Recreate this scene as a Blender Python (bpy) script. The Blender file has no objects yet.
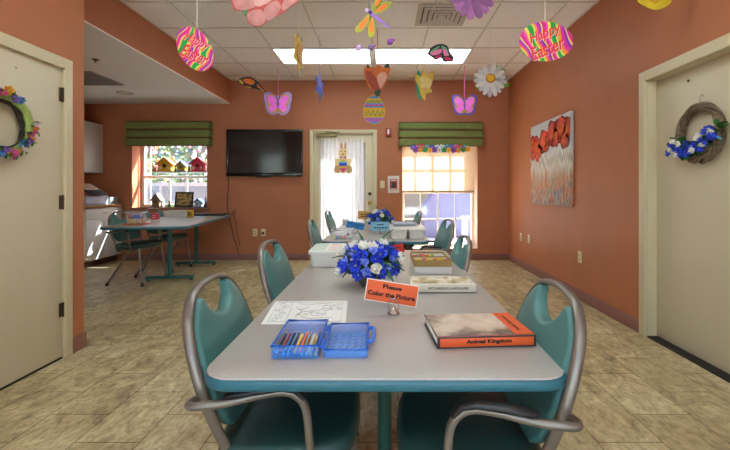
import bpy, bmesh, math, random
from mathutils import Vector, Matrix
S = bpy.context.scene
COL = S.collection
PI = math.pi
F, VX, VY, CH = 413.0, 383.0, 190.0, 1.10      # focal length in px, vanishing point, eye height
def wx(px, Y): return (px - VX) * Y / F
def wz(py, Y): return CH - (py - VY) * Y / F
def P(px, py, Y): return Vector((wx(px, Y), Y, wz(py, Y)))

# ------------------------------------------------------------------ materials
MATS = {}
def lin(c):
    if isinstance(c, str):
        c = c.lstrip('#'); c = [int(c[i:i+2], 16) / 255 for i in (0, 2, 4)]
        return tuple(v / 12.92 if v <= .04045 else ((v + .055) / 1.055) ** 2.4 for v in c)
    return tuple(c)
def mat(name, col, rough=.5, metal=0., var=0., vscale=6., bump=0., bscale=80., spec=.5, alpha=1., trans=0., emit=None, estr=0., coat=0., stretch=None):
    if name in MATS: return MATS[name]
    m = bpy.data.materials.new(name); m.use_nodes = True
    nt = m.node_tree; b = nt.nodes['Principled BSDF']; L = nt.links
    c = lin(col)
    b.inputs['Base Color'].default_value = (*c, 1)
    b.inputs['Roughness'].default_value = rough
    b.inputs['Metallic'].default_value = metal
    b.inputs['Specular IOR Level'].default_value = spec
    b.inputs['Alpha'].default_value = alpha
    b.inputs['Transmission Weight'].default_value = trans
    b.inputs['Coat Weight'].default_value = coat
    if emit:
        b.inputs['Emission Color'].default_value = (*lin(emit), 1); b.inputs['Emission Strength'].default_value = estr
    if var or bump:
        tc = nt.nodes.new('ShaderNodeTexCoord')
        src = tc.outputs['Object']
        if stretch:
            mp = nt.nodes.new('ShaderNodeMapping'); mp.inputs['Scale'].default_value = stretch
            L.new(src, mp.inputs['Vector']); src = mp.outputs['Vector']
    if var:
        n = nt.nodes.new('ShaderNodeTexNoise'); n.inputs['Scale'].default_value = vscale; n.inputs['Detail'].default_value = 6
        L.new(src, n.inputs['Vector'])
        r = nt.nodes.new('ShaderNodeValToRGB')
        r.color_ramp.elements[0].position = .3; r.color_ramp.elements[1].position = .7
        r.color_ramp.elements[0].color = (*[max(0, v * (1 - var)) for v in c], 1)
        r.color_ramp.elements[1].color = (*[min(1, v * (1 + var)) for v in c], 1)
        L.new(n.outputs['Fac'], r.inputs['Fac']); L.new(r.outputs['Color'], b.inputs['Base Color'])
    if bump:
        n2 = nt.nodes.new('ShaderNodeTexNoise'); n2.inputs['Scale'].default_value = bscale; n2.inputs['Detail'].default_value = 4
        L.new(src, n2.inputs['Vector'])
        bp = nt.nodes.new('ShaderNodeBump'); bp.inputs['Strength'].default_value = bump; bp.inputs['Distance'].default_value = .01
        L.new(n2.outputs['Fac'], bp.inputs['Height']); L.new(bp.outputs['Normal'], b.inputs['Normal'])
    MATS[name] = m
    return m
def nodemat(name):
    m = bpy.data.materials.new(name); m.use_nodes = True
    MATS[name] = m
    return m, m.node_tree, m.node_tree.nodes['Principled BSDF']
def ramp(nt, stops, interp='LINEAR'):
    r = nt.nodes.new('ShaderNodeValToRGB'); cr = r.color_ramp; cr.interpolation = interp
    while len(cr.elements) > 1: cr.elements.remove(cr.elements[-1])
    for i, (p, c) in enumerate(stops):
        e = cr.elements[0] if i == 0 else cr.elements.new(p)
        e.position = p; e.color = (*lin(c), 1)
    return r
def mapping(nt, scale=(1, 1, 1), loc=(0, 0, 0), rot=(0, 0, 0)):
    tc = nt.nodes.new('ShaderNodeTexCoord'); mp = nt.nodes.new('ShaderNodeMapping')
    mp.inputs['Scale'].default_value = scale; mp.inputs['Location'].default_value = loc; mp.inputs['Rotation'].default_value = rot
    nt.links.new(tc.outputs['Object'], mp.inputs['Vector'])
    return mp.outputs['Vector']
def mixrgb(nt, mode, fac, a, b):
    n = nt.nodes.new('ShaderNodeMix'); n.data_type = 'RGBA'; n.blend_type = mode
    for sock, v in ((n.inputs[0], fac), (n.inputs[6], a), (n.inputs[7], b)):
        if isinstance(v, bpy.types.NodeSocket): nt.links.new(v, sock)
        elif isinstance(v, (int, float)): sock.default_value = v
        else: sock.default_value = (*lin(v), 1)
    return n.outputs[2]

# ------------------------------------------------------------------ objects
def linkobj(o, parent=None):
    COL.objects.link(o)
    if parent is not None: o.parent = parent
    return o
def tag(o, label=None, cat=None, group=None, kind=None):
    if label: o['label'] = label
    if cat: o['category'] = cat
    if group: o['group'] = group
    if kind: o['kind'] = kind
    return o
def thing(name, label, cat, loc=(0, 0, 0), rotz=0., group=None, rot=None):
    o = bpy.data.objects.new(name, None); o.empty_display_size = .05
    o.location = loc; o.rotation_euler = rot if rot else (0, 0, rotz)
    linkobj(o); return tag(o, label, cat, group)
def copy_tree(o, parent=None):
    c = o.copy(); COL.objects.link(c)
    if parent is not None: c.parent = parent
    for ch in list(o.children): copy_tree(ch, c)
    return c
def dup(o, loc=None, rotz=None, label=None):
    c = copy_tree(o)
    if loc is not None: c.location = loc
    if rotz is not None: c.rotation_euler = (0, 0, rotz)
    if label: c['label'] = label
    return c

class MB:
    """collects shapes into one mesh"""
    def __init__(s): s.bm = bmesh.new(); s.mi = 0
    def _new(s, fs):
        for f in fs: f.material_index = s.mi
    def _add(s, bm2, M=None):
        me = bpy.data.meshes.new('tmp'); 
        if M is not None: bmesh.ops.transform(bm2, matrix=M, verts=bm2.verts)
        bm2.normal_update()
        for f in bm2.faces: f.material_index = s.mi
        bm2.to_mesh(me); bm2.free(); s.bm.from_mesh(me); bpy.data.meshes.remove(me)
    def box(s, c, d, bev=0., seg=2, M=None):
        b = bmesh.new(); bmesh.ops.create_cube(b, size=1)
        for v in b.verts: v.co = Vector((v.co.x * d[0], v.co.y * d[1], v.co.z * d[2]))
        if bev: bmesh.ops.bevel(b, geom=list(b.edges), offset=bev, segments=seg, affect='EDGES', profile=.5)
        T = Matrix.Translation(c)
        s._add(b, T if M is None else M @ T); return s
    def span(s, a, b, bev=0., M=None):
        a, b = Vector(a), Vector(b)
        d = b - a
        return s.box((a + b) / 2, [abs(v) for v in d], bev, M=M)
    def tube(s, pts, r, n=10, closed=False, M=None, smooth=0, caps=True, flat=None):
        pts = [Vector(p) for p in pts]
        if smooth: pts = spline(pts, smooth, closed)
        rs = r if isinstance(r, (list, tuple)) else [r] * len(pts)
        if len(rs) != len(pts):
            rs = [rs[0] + (rs[-1] - rs[0]) * i / (len(pts) - 1) for i in range(len(pts))]
        b = bmesh.new(); rings = []
        N = len(pts); prev = None
        for i, p in enumerate(pts):
            if closed: t = pts[(i + 1) % N] - pts[i - 1]
            else: t = pts[min(i + 1, N - 1)] - pts[max(i - 1, 0)]
            if t.length < 1e-9: t = Vector((0, 0, 1))
            t.normalize()
            if prev is None:
                u = t.orthogonal().normalized()
                if abs(t.z) < .99: u = t.cross(Vector((0, 0, 1))).normalized()
            else:
                u = prev - t * prev.dot(t)
                u = u.normalized() if u.length > 1e-6 else t.orthogonal().normalized()
            prev = u; w = t.cross(u)
            fx = 1 if flat is None else flat
            rings.append([b.verts.new(p + u * (rs[i] * math.cos(2 * PI * k / n)) + w * (rs[i] * fx * math.sin(2 * PI * k / n))) for k in range(n)])
        for i in range(N if closed else N - 1):
            A, B = rings[i], rings[(i + 1) % N]
            for k in range(n): b.faces.new((A[k], A[(k + 1) % n], B[(k + 1) % n], B[k]))
        if not closed and caps:
            b.faces.new(rings[0][::-1]); b.faces.new(rings[-1])
        bmesh.ops.recalc_face_normals(b, faces=b.faces)
        s._add(b, M); return s
    def cyl(s, p0, p1, r, n=20, M=None): return s.tube([p0, p1], r, n, M=M)
    def lathe(s, prof, c=(0, 0, 0), n=24, M=None, axis='Z'):
        b = bmesh.new(); rings = []
        for (r, z) in prof:
            rings.append([b.verts.new((max(r, 1e-4) * math.cos(2 * PI * k / n), max(r, 1e-4) * math.sin(2 * PI * k / n), z)) for k in range(n)])
        for A, B in zip(rings, rings[1:]):
            for k in range(n): b.faces.new((A[k], A[(k + 1) % n], B[(k + 1) % n], B[k]))
        b.faces.new(rings[0][::-1]); b.faces.new(rings[-1])
        bmesh.ops.recalc_face_normals(b, faces=b.faces)
        R = Matrix.Identity(4)
        if axis == 'Y': R = Matrix.Rotation(PI / 2, 4, 'X')      # +z -> -y
        if axis == 'X': R = Matrix.Rotation(PI / 2, 4, 'Y')      # +z -> +x
        T = Matrix.Translation(c) @ R
        s._add(b, T if M is None else M @ T); return s
    def ball(s, c, r, M=None, u=14, v=9):
        b = bmesh.new(); bmesh.ops.create_uvsphere(b, u_segments=u, v_segments=v, radius=1)
        r = r if isinstance(r, (list, tuple)) else (r, r, r)
        T = Matrix.Translation(c) @ Matrix.Diagonal((*r, 1))
        s._add(b, T if M is None else M @ T); return s
    def prism(s, out, t0, t1, fn=None, bev=0., M=None, seg=2):
        """outline in (a, b), extruded from t0 to t1; fn(a, b, t) -> xyz (default: a->x, b->z, t->y)"""
        fn = fn or (lambda a, c, t: (a, t, c))
        b = bmesh.new()
        A = [b.verts.new((p[0], p[1], t0)) for p in out]; B = [b.verts.new((p[0], p[1], t1)) for p in out]
        fa = b.faces.new(A); fb = b.faces.new(B); n = len(out)
        for k in range(n): b.faces.new((A[k], A[(k + 1) % n], B[(k + 1) % n], B[k]))
        bmesh.ops.recalc_face_normals(b, faces=b.faces)
        if bev:
            ed = [e for e in b.edges if abs(e.verts[0].co.z - e.verts[1].co.z) < 1e-9]
            bmesh.ops.bevel(b, geom=ed, offset=bev, segments=seg, affect='EDGES', profile=.5)
        ng = [f for f in b.faces if len(f.verts) > 4]
        if ng: bmesh.ops.triangulate(b, faces=ng)
        for v in b.verts: v.co = Vector(fn(*v.co))
        bmesh.ops.recalc_face_normals(b, faces=b.faces)
        s._add(b, M); return s
    def grid(s, fn, nu, nv, M=None, thick=0.):
        b = bmesh.new()
        V = [[b.verts.new(fn(i / nu, j / nv)) for j in range(nv + 1)] for i in range(nu + 1)]
        for i in range(nu):
            for j in range(nv): b.faces.new((V[i][j], V[i + 1][j], V[i + 1][j + 1], V[i][j + 1]))
        if thick:
            bmesh.ops.recalc_face_normals(b, faces=b.faces)
            bmesh.ops.solidify(b, geom=list(b.faces), thickness=thick)
        s._add(b, M); return s
    def mesh(s, me, M=None):
        b = bmesh.new(); b.from_mesh(me); s._add(b, M); return s
    def build(s, name, m, parent=None, loc=None, rot=None, smooth=35):
        me = bpy.data.meshes.new(name)
        bmesh.ops.remove_doubles(s.bm, verts=s.bm.verts, dist=1e-6) if False else None
        s.bm.to_mesh(me); s.bm.free()
        for x in (m if isinstance(m, (list, tuple)) else [m]): me.materials.append(x)
        if smooth:
            me.polygons.foreach_set('use_smooth', [True] * len(me.polygons)); me.set_sharp_from_angle(angle=math.radians(smooth))
        o = bpy.data.objects.new(name, me); linkobj(o, parent)
        if loc is not None: o.location = loc
        if rot is not None: o.rotation_euler = rot
        return o
def spline(pts, k, closed=False):
    out = []; N = len(pts)
    rng = range(N) if closed else range(N - 1)
    for i in rng:
        g = (lambda j: pts[j % N]) if closed else (lambda j: pts[max(0, min(N - 1, j))])
        p0, p1, p2, p3 = g(i - 1), g(i), g(i + 1), g(i + 2)
        for q in range(k):
            t = q / k
            out.append(.5 * ((2 * p1) + (p2 - p0) * t + (2 * p0 - 5 * p1 + 4 * p2 - p3) * t * t + (3 * p1 - p0 - 3 * p2 + p3) * t ** 3))
    if not closed: out.append(pts[-1].copy())
    return out
def sp2(pts, k=5, closed=True):
    return [(v.x, v.y) for v in spline([Vector((p[0], p[1], 0)) for p in pts], k, closed)]
def struct(mb, name, m, parent=None, smooth=35):
    o = mb.build(name, m, parent, smooth=smooth)
    if parent is None: o['kind'] = 'structure'
    return o
def holes(mb, axis, t0, t1, a0, a1, z0, z1, hs):
    """wall slab with rectangular openings; axis 'Y': spans x, 'X': spans y"""
    As = sorted({a0, a1, *[h[0] for h in hs], *[h[1] for h in hs]}); Zs = sorted({z0, z1, *[h[2] for h in hs], *[h[3] for h in hs]})
    for i in range(len(As) - 1):
        for j in range(len(Zs) - 1):
            ca, cz = (As[i] + As[i + 1]) / 2, (Zs[j] + Zs[j + 1]) / 2
            if any(h[0] < ca < h[1] and h[2] < cz < h[3] for h in hs): continue
            if axis == 'Y': mb.span((As[i], t0, Zs[j]), (As[i + 1], t1, Zs[j + 1]))
            else: mb.span((t0, As[i], Zs[j]), (t1, As[i + 1], Zs[j + 1]))
    return mb
FONT = {}
def text_mesh(body, size=1., bold=0., shear=0., spacing=1., extrude=.0, align='CENTER', line=1.):
    cu = bpy.data.curves.new('lettering', 'FONT'); cu.body = body; cu.size = size; cu.offset = bold; cu.shear = shear
    cu.space_character = spacing; cu.align_x = align; cu.align_y = 'CENTER'; cu.extrude = extrude; cu.space_line = line; cu.resolution_u = 3
    o = bpy.data.objects.new('lettering', cu); COL.objects.link(o)
    dg = bpy.context.evaluated_depsgraph_get(); dg.update()
    me = bpy.data.meshes.new_from_object(o.evaluated_get(dg))
    bpy.data.objects.remove(o); bpy.data.curves.remove(cu)
    return me
def lettering(body, m, parent, width=None, height=None, M=None, loc=None, rot=None, name='lettering', **kw):
    me = text_mesh(body, 1., **kw)
    xs = [v.co.x for v in me.vertices]; ys = [v.co.y for v in me.vertices]
    cx, cy = (max(xs) + min(xs)) / 2, (max(ys) + min(ys)) / 2
    sx = width / (max(xs) - min(xs)) if width else None
    sy = height / (max(ys) - min(ys)) if height else sx
    sx = sx or sy
    T = Matrix.Diagonal((sx, sy, 1, 1)) @ Matrix.Translation((-cx, -cy, 0))
    mb = MB(); mb.mesh(me, T if M is None else M @ T); bpy.data.meshes.remove(me)
    return mb.build(name, m, parent, loc, rot, smooth=0)
UP = Matrix.Rotation(PI / 2, 4, 'X')      # text in the xz plane, read from -y
# ------------------------------------------------------------------ palette
WALL = mat('terracotta_paint', '#b06b45', .55, var=.05, vscale=3, bump=.12, bscale=140)
WHITEPAINT = mat('white_ceiling_paint', '#f3f0ea', .7, bump=.1, bscale=120)
CREAM = mat('cream_enamel', '#cfc19d', .38, var=.03, vscale=2)
CREAMDOOR = mat('cream_door_paint', '#cfc2a4', .42, var=.03, vscale=1.5, bump=.03, bscale=60)
VINYLBASE = mat('mauve_vinyl_base', '#8a5a50', .5)
BROWNBASE = mat('brown_vinyl_base', '#54382a', .5)
METAL = mat('taupe_powder_coat', '#81786d', .34, metal=.5, var=.03)
CHROME = mat('chrome', '#d8d8d8', .12, metal=1.)
STEEL = mat('brushed_steel', '#a9a59c', .35, metal=.9)
BRONZE = mat('bronze_hinge', '#5a4a38', .4, metal=.7)
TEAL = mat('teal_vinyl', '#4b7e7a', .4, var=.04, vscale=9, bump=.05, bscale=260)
SEATVINYL = mat('shaded_green_seat_vinyl', '#2c4b45', .4, var=.04, vscale=9, bump=.05, bscale=260)  # green seat vinyl, darkened further to carry the shade near the floor
TEALEDGE = mat('teal_edge_band', '#2b6673', .35)
TEALSTEEL = mat('teal_painted_steel', '#1f5a52', .4)
BLACKPAD = mat('black_rubber', '#1b1a1a', .42)
BLACK = mat('black_plastic', '#101010', .35)
WHITE = mat('white_plastic', '#dedad0', .4)
IVORY = mat('ivory_plastic', '#d8cba4', .4)
PAPER = mat('white_paper', '#e6e3dc', .8)
INK = mat('black_ink', '#17171c', .8)
GREYINK = mat('grey_ink', '#6d6d70', .8)
WOODEDGE = mat('oak_edge', '#a06f35', .45, var=.2, vscale=18, stretch=(1, .15, 1))
CABWHITE = mat('white_cabinet_laminate', '#d6d4cf', .4)

# laminate table top: grey-beige with fine speckle
def laminate():
    m, nt, b = nodemat('speckled_laminate'); v = mapping(nt, (1, 1, 1))
    n = nt.nodes.new('ShaderNodeTexNoise'); n.inputs['Scale'].default_value = 330; n.inputs['Detail'].default_value = 2
    nt.links.new(v, n.inputs['Vector'])
    r = ramp(nt, [(.3, '#9c938a'), (.5, '#aca49b'), (.7, '#bbb4ab')]); nt.links.new(n.outputs['Fac'], r.inputs['Fac'])
    nt.links.new(r.outputs['Color'], b.inputs['Base Color']); b.inputs['Roughness'].default_value = .36
    return m
LAMINATE = laminate()
def floor_mat():
    m, nt, b = nodemat('stone_vinyl_tile')
    v = mapping(nt, (1, 1, 1), (-.225, .08, 0), (0, 0, -PI / 2))
    br = nt.nodes.new('ShaderNodeTexBrick'); nt.links.new(v, br.inputs['Vector'])
    br.inputs['Scale'].default_value = 1; br.inputs['Brick Width'].default_value = .45; br.inputs['Row Height'].default_value = .285
    br.inputs['Mortar Size'].default_value = .003; br.inputs['Mortar Smooth'].default_value = .2; br.inputs['Bias'].default_value = 0
    br.inputs['Color1'].default_value = (*lin('#c8bfa2'), 1); br.inputs['Color2'].default_value = (*lin('#b3aa8a'), 1); br.inputs['Mortar'].default_value = (*lin('#77684f'), 1)
    v2 = mapping(nt, (1, .55, 1))
    n = nt.nodes.new('ShaderNodeTexNoise'); n.inputs['Scale'].default_value = 9; n.inputs['Detail'].default_value = 9; n.inputs['Roughness'].default_value = .68; n.inputs['Distortion'].default_value = 1.2
    nt.links.new(v2, n.inputs['Vector'])
    r = ramp(nt, [(.3, '#6d5b42'), (.44, '#b3a286'), (.55, '#cbbfa8'), (.7, '#ece6d8')]); nt.links.new(n.outputs['Fac'], r.inputs['Fac'])
    c = mixrgb(nt, 'OVERLAY', .75, br.outputs['Color'], r.outputs['Color'])
    n3 = nt.nodes.new('ShaderNodeTexNoise'); n3.inputs['Scale'].default_value = 45; n3.inputs['Detail'].default_value = 5
    nt.links.new(v2, n3.inputs['Vector'])
    r3 = ramp(nt, [(.36, '#8c7a60'), (.52, '#ffffff')]); nt.links.new(n3.outputs['Fac'], r3.inputs['Fac'])
    c = mixrgb(nt, 'MULTIPLY', .35, c, r3.outputs['Color'])
    nt.links.new(c, b.inputs['Base Color']); b.inputs['Roughness'].default_value = .42
    bp = nt.nodes.new('ShaderNodeBump'); bp.inputs['Strength'].default_value = .25; bp.inputs['Distance'].default_value = .004; bp.invert = True
    nt.links.new(br.outputs['Fac'], bp.inputs['Height']); nt.links.new(bp.outputs['Normal'], b.inputs['Normal'])
    return m
FLOOR = floor_mat()
def tile_mat():
    m, nt, b = nodemat('acoustic_tile'); v = mapping(nt)
    n = nt.nodes.new('ShaderNodeTexNoise'); n.inputs['Scale'].default_value = 70; n.inputs['Detail'].default_value = 5; n.inputs['Roughness'].default_value = .7
    nt.links.new(v, n.inputs['Vector'])
    r = ramp(nt, [(.33, '#cfcbc3'), (.45, '#f5f2ec'), (.7, '#f8f6f1')]); nt.links.new(n.outputs['Fac'], r.inputs['Fac'])
    nt.links.new(r.outputs['Color'], b.inputs['Base Color']); b.inputs['Roughness'].default_value = .9
    bp = nt.nodes.new('ShaderNodeBump'); bp.inputs['Strength'].default_value = .2; bp.inputs['Distance'].default_value = .006
    nt.links.new(n.outputs['Fac'], bp.inputs['Height']); nt.links.new(bp.outputs['Normal'], b.inputs['Normal'])
    return m
ACOUSTIC = tile_mat()
TEE = mat('white_ceiling_tee', '#d3cdc2', .5)
def glass_mat(name, tint=(1, 1, 1), gloss=.07):
    m = bpy.data.materials.new(name); m.use_nodes = True; nt = m.node_tree; nt.nodes.clear()
    o = nt.nodes.new('ShaderNodeOutputMaterial'); mx = nt.nodes.new('ShaderNodeMixShader'); mx.inputs[0].default_value = gloss
    t = nt.nodes.new('ShaderNodeBsdfTransparent'); t.inputs[0].default_value = (*tint, 1)
    g = nt.nodes.new('ShaderNodeBsdfGlossy'); g.inputs['Roughness'].default_value = .05
    nt.links.new(t.outputs[0], mx.inputs[1]); nt.links.new(g.outputs[0], mx.inputs[2]); nt.links.new(mx.outputs[0], o.inputs[0])
    return m
GLASS = glass_mat('window_glass', (.95, .97, .97))
TINTGLASS = glass_mat('tinted_window_glass', (.86, .87, .88))  # tint added to dim the daylight through the back windows
DOORGLASS = glass_mat('tinted_door_glass', (.62, .62, .63))  # heavier tint added to dim the daylight behind the curtain
def cloth_mat(name, col, transl=.5, clear=0.):
    m = bpy.data.materials.new(name); m.use_nodes = True; nt = m.node_tree; nt.nodes.clear()
    o = nt.nodes.new('ShaderNodeOutputMaterial'); mx = nt.nodes.new('ShaderNodeMixShader'); mx.inputs[0].default_value = transl
    d = nt.nodes.new('ShaderNodeBsdfDiffuse'); d.inputs[0].default_value = (*lin(col), 1)
    t = nt.nodes.new('ShaderNodeBsdfTranslucent'); t.inputs[0].default_value = (*lin(col), 1)
    nt.links.new(d.outputs[0], mx.inputs[1]); nt.links.new(t.outputs[0], mx.inputs[2]); out = mx
    if clear:
        m2 = nt.nodes.new('ShaderNodeMixShader'); m2.inputs[0].default_value = clear
        tr = nt.nodes.new('ShaderNodeBsdfTransparent'); tr.inputs[0].default_value = (*lin(col), 1)
        nt.links.new(mx.outputs[0], m2.inputs[1]); nt.links.new(tr.outputs[0], m2.inputs[2]); out = m2
    nt.links.new(out.outputs[0], o.inputs[0])
    return m
SHEER = cloth_mat('sheer_curtain', '#e6e4e2', .5, .006)
SHADECLOTH = cloth_mat('peach_roller_shade', '#e0c09c', .36, .03)
LAMP = mat('lamp_diffuser', '#f5f2ea', .5, emit='#dcf0f6', estr=2.6)

# ------------------------------------------------------------------ room shell
YB, XR, XL, XH, XA = 6.5, 1.975, -2.095, -2.40, -4.70    # back wall, right wall, left door wall, header plane, alcove wall
ZC, ZS, YE, YR = 2.83, 2.453, 2.894, -2.4               # ceiling, soffit, end of the left wall, rear wall
struct(MB().span((XA - .2, YR - .2, -.1), (XR + .25, YB + .32, 0)), 'floor', FLOOR, smooth=0)
# windows / door openings in the back wall: x0, x1, z0, z1
WL = (-3.95, -2.77, .82, 1.88); DB = (-1.149, -.094, 0, 2.047); WR = (.30, 1.49, .175, 1.86)
struct(holes(MB(), 'Y', YB, YB + .3, XA - .2, XR + .25, 0, 3.0, [WL, DB, WR]), 'wall_back', WALL, smooth=0)
RD = (2.05, 3.06 + .07, 0, 2.0)      # right door opening (y0, y1, z0, z1)
RD = (2.07, 3.09, 0, 1.915)
LD = (1.78, 2.70, 0, 1.893)
struct(holes(MB(), 'X', XR, XR + .25, YR - .2, YB, 0, 3.0, [(RD[0], RD[1], 0, RD[3])]), 'wall_right', WALL, smooth=0)
struct(holes(MB(), 'X', XH, XL, YR, YE, 0, 3.0, [(LD[0], LD[1], 0, LD[3])]), 'wall_left', WALL, smooth=0)
struct(MB().span((XA - .2, YR - .2, 0), (XA, YB, 3.0)), 'wall_alcove_side', WALL, smooth=0)
RW = [(-4.5, -2.6, .1, 2.4), (-1.9, 1.75, .1, 2.7)]  # unseen rear-wall openings added to let in extra daylight
struct(holes(MB(), 'Y', YR - .2, YR, XA - .2, XR + .25, 0, 3.0, RW), 'wall_rear', WALL, smooth=0)
struct(MB().span((XH - .12, YE, ZS + .012), (XH, YB, 3.0)), 'wall_header', WALL, smooth=0)
struct(MB().span((XA, YR, ZS), (XH, YB, ZS + .012)), 'ceiling_alcove', WHITEPAINT, smooth=0)
c = struct(MB().span((XH, YR, ZC), (XR, YB, ZC + .1)), 'ceiling', ACOUSTIC, smooth=0)
g = MB()
tx = [-.13 + .61 * k for k in range(-3, 4)]
ty = [3.79 - .61 * k for k in range(10, 0, -1)] + [3.79 + .61 * k for k in range(5)]
for x in tx: g.span((x - .009, YR, ZC - .007), (x + .009, YB, ZC + .002))
for y in ty: g.span((XH, y - .011, ZC - .0065), (XR, y + .011, ZC + .002))
g.span((XH, YB - .02, ZC - .006), (XR, YB, ZC)); g.span((XR - .02, YR, ZC - .006), (XR, YB, ZC)); g.span((XH, YE, ZC - .006), (XH + .02, YB, ZC))
g.build('tee_grid', TEE, c, smooth=0)

# baseboards
def base(name, a, b, m): struct(MB().span(a, b, .004), name, m)
bb = MB()
for x0, x1 in ((-4.08, DB[0] - .0), (DB[1] + .0, XR - .012)): bb.span((x0, YB - .012, 0), (x1, YB, .1), .003)
struct(bb, 'baseboard_back', VINYLBASE)
bb = MB()
for y0, y1 in ((YR, RD[0] - .08), (RD[1] + .075, YB - .0)): bb.span((XR - .012, y0, 0), (XR, y1, .1), .003)
struct(bb, 'baseboard_right', VINYLBASE)
bb = MB(); bb.span((XL, YR, 0), (XL + .012, LD[0] - .06, .1), .003); bb.span((XL, LD[1] + .072, 0), (XL + .012, YE, .1), .003); bb.span((XH, YE, 0), (XL + .012, YE + .012, .1), .003)
struct(bb, 'baseboard_left', VINYLBASE)

# ------------------------------------------------------------------ side doors
def side_door(n, X, sgn, D, recess, face, cas):
    """sgn: +1 the wall is on the +x side of the room"""
    y0, y1, z0, z1 = D
    d = thing('door_%d' % n, None, None, (X, (y0 + y1) / 2, 0)); d['kind'] = 'structure'
    L = lambda x, y, z: (sgn * x, y - (y0 + y1) / 2, z)          # x: into the wall
    leaf = MB().span(L(recess, y0 + .004, .012), L(recess + .045, y1 - .004, z1 - .004), .003).build('door_leaf', CREAMDOOR, d)
    f = MB()
    # casing on the wall: outer face plus inner bead, then the jamb returning into the wall
    for a, b, t in ((-.0, cas, face), (-.002, cas * .3, face + .006)):
        f.span(L(-t, y1 + a, 0), L(0, y1 + b, z1 + b), .003)
        f.span(L(-t, y0 - b, 0), L(0, y0 - a, z1 + b), .003)
        f.span(L(-t, y0 - a, z1 + a), L(0, y1 + a, z1 + b), .003)
    e = .03
    f.span(L(0, y1 - .004, 0), L(.14, y1, z1)); f.span(L(0, y0, 0), L(.14, y0 + .004, z1)); f.span(L(0, y0, z1 - .004), L(.14, y1, z1))
    s = recess + .047                                             # stop behind the leaf
    f.span(L(s, y1 - .02, 0), L(.14, y1 - .004, z1)); f.span(L(s, y0 + .004, 0), L(.14, y0 + .02, z1)); f.span(L(s, y0, z1 - .02), L(.14, y1, z1 - .004))
    f.build('door_frame', CREAM, d)
    MB().span(L(.0, y0, 0), L(.14, y1, .01)).build('threshold', mat('gap_shade', '#241d16', .8), d)  # dark strip drawn as the shade in the gap under the door
    MB().span(L(.15, y0 - .05, 0), L(.16, y1 + .05, z1 + .05)).build('back_panel', CREAMDOOR, d)
    return d, leaf, L
d1, leaf1, L1 = side_door(1, XL, -1, LD, .002, .016, .07)
for z in (1.72, 1.02, .32):
    h = MB(); h.span(L1(-.004, LD[1] - .028, z - .045), L1(.004, LD[1] + .002, z + .045), .001)
    h.tube([L1(-.008, LD[1] - .004, z - .048), L1(-.008, LD[1] - .004, z + .048)], .006)
    h.build('hinge', BRONZE, d1)
MB().lathe([(.0, 0), (.009, 0), (.009, .006), (.004, .008)], L1(.0, 2.36, 1.80), 12, axis='X').build('peg', IVORY, d1)
d2, leaf2, L2 = side_door(2, XR, 1, RD, .07, .016, .075)
MB().lathe([(.0, 0), (.009, 0), (.009, .006), (.004, .008)], L2(.062, 2.76, 1.83), 12, axis='X').build('peg', BRONZE, d2)

# ------------------------------------------------------------------ back door with sheer curtain
d3 = thing('door_3', None, None, ((DB[0] + DB[1]) / 2, YB, 0)); d3['kind'] = 'structure'
hw = (DB[1] - DB[0]) / 2; zt = DB[3]
f = MB()
for a, b, t in ((.055, 0., .02), (.03, -.0, .028)):
    f.span((-hw, -t, 0), (-hw + a, 0.1, zt), .003); f.span((hw - a, -t, 0), (hw, .1, zt), .003); f.span((-hw + a, -t, zt - a), (hw - a, .1, zt), .003)
f.build('door_frame', CREAM, d3)
iw = hw - .06
lf = MB()
# glazed leaf: stiles and rails around one lite
gx0, gx1, gz0, gz1 = -iw + .15, iw - .125, .25, zt - .19
lf.span((-iw, .03, .012), (gx0, .075, zt - .06), .003); lf.span((gx1, .03, .012), (iw, .075, zt - .06), .003)
lf.span((gx0, .03, gz1), (gx1, .075, zt - .06), .003); lf.span((gx0, .03, .012), (gx1, .075, gz0), .003)
lf.build('door_leaf', CREAMDOOR, d3)
MB().span((gx0 - .01, .05, gz0 - .01), (gx1 + .01, .056, gz1 + .01)).build('glass_pane', DOORGLASS, d3)
h = MB(); h.span((-iw + .04, -.035, zt - .115), (-iw + .36, .03, zt - .062), .008); h.build('door_closer', mat('aged_brass', '#8f8057', .4, metal=.6), d3)
h = MB(); h.tube([(-iw + .1, -.02, zt - .06), (-iw + .42, -.06, zt - .045), (-iw + .2, -.02, zt - .03)], .008); h.build('closer_arm', mat('aged_brass', ''), d3)
h = MB(); h.lathe([(.03, 0), (.03, .006), (.012, .012), (.012, .035), (.028, .045), (.03, .06), (.018, .072), (0, .074)], (iw - .055, .03, .90), 18, axis='Y'); h.build('door_knob', mat('polished_brass', '#b58a3c', .25, metal=.9), d3)
h = MB(); h.lathe([(.026, 0), (.026, .008), (.018, .014), (0, .015)], (iw - .055, .03, 1.04), 18, axis='Y'); h.build('deadbolt', mat('dark_bronze', '#4a3a22', .35, metal=.8), d3)
MB().span((-hw, -.0, 0), (hw, .12, .012)).build('threshold', STEEL, d3)
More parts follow.
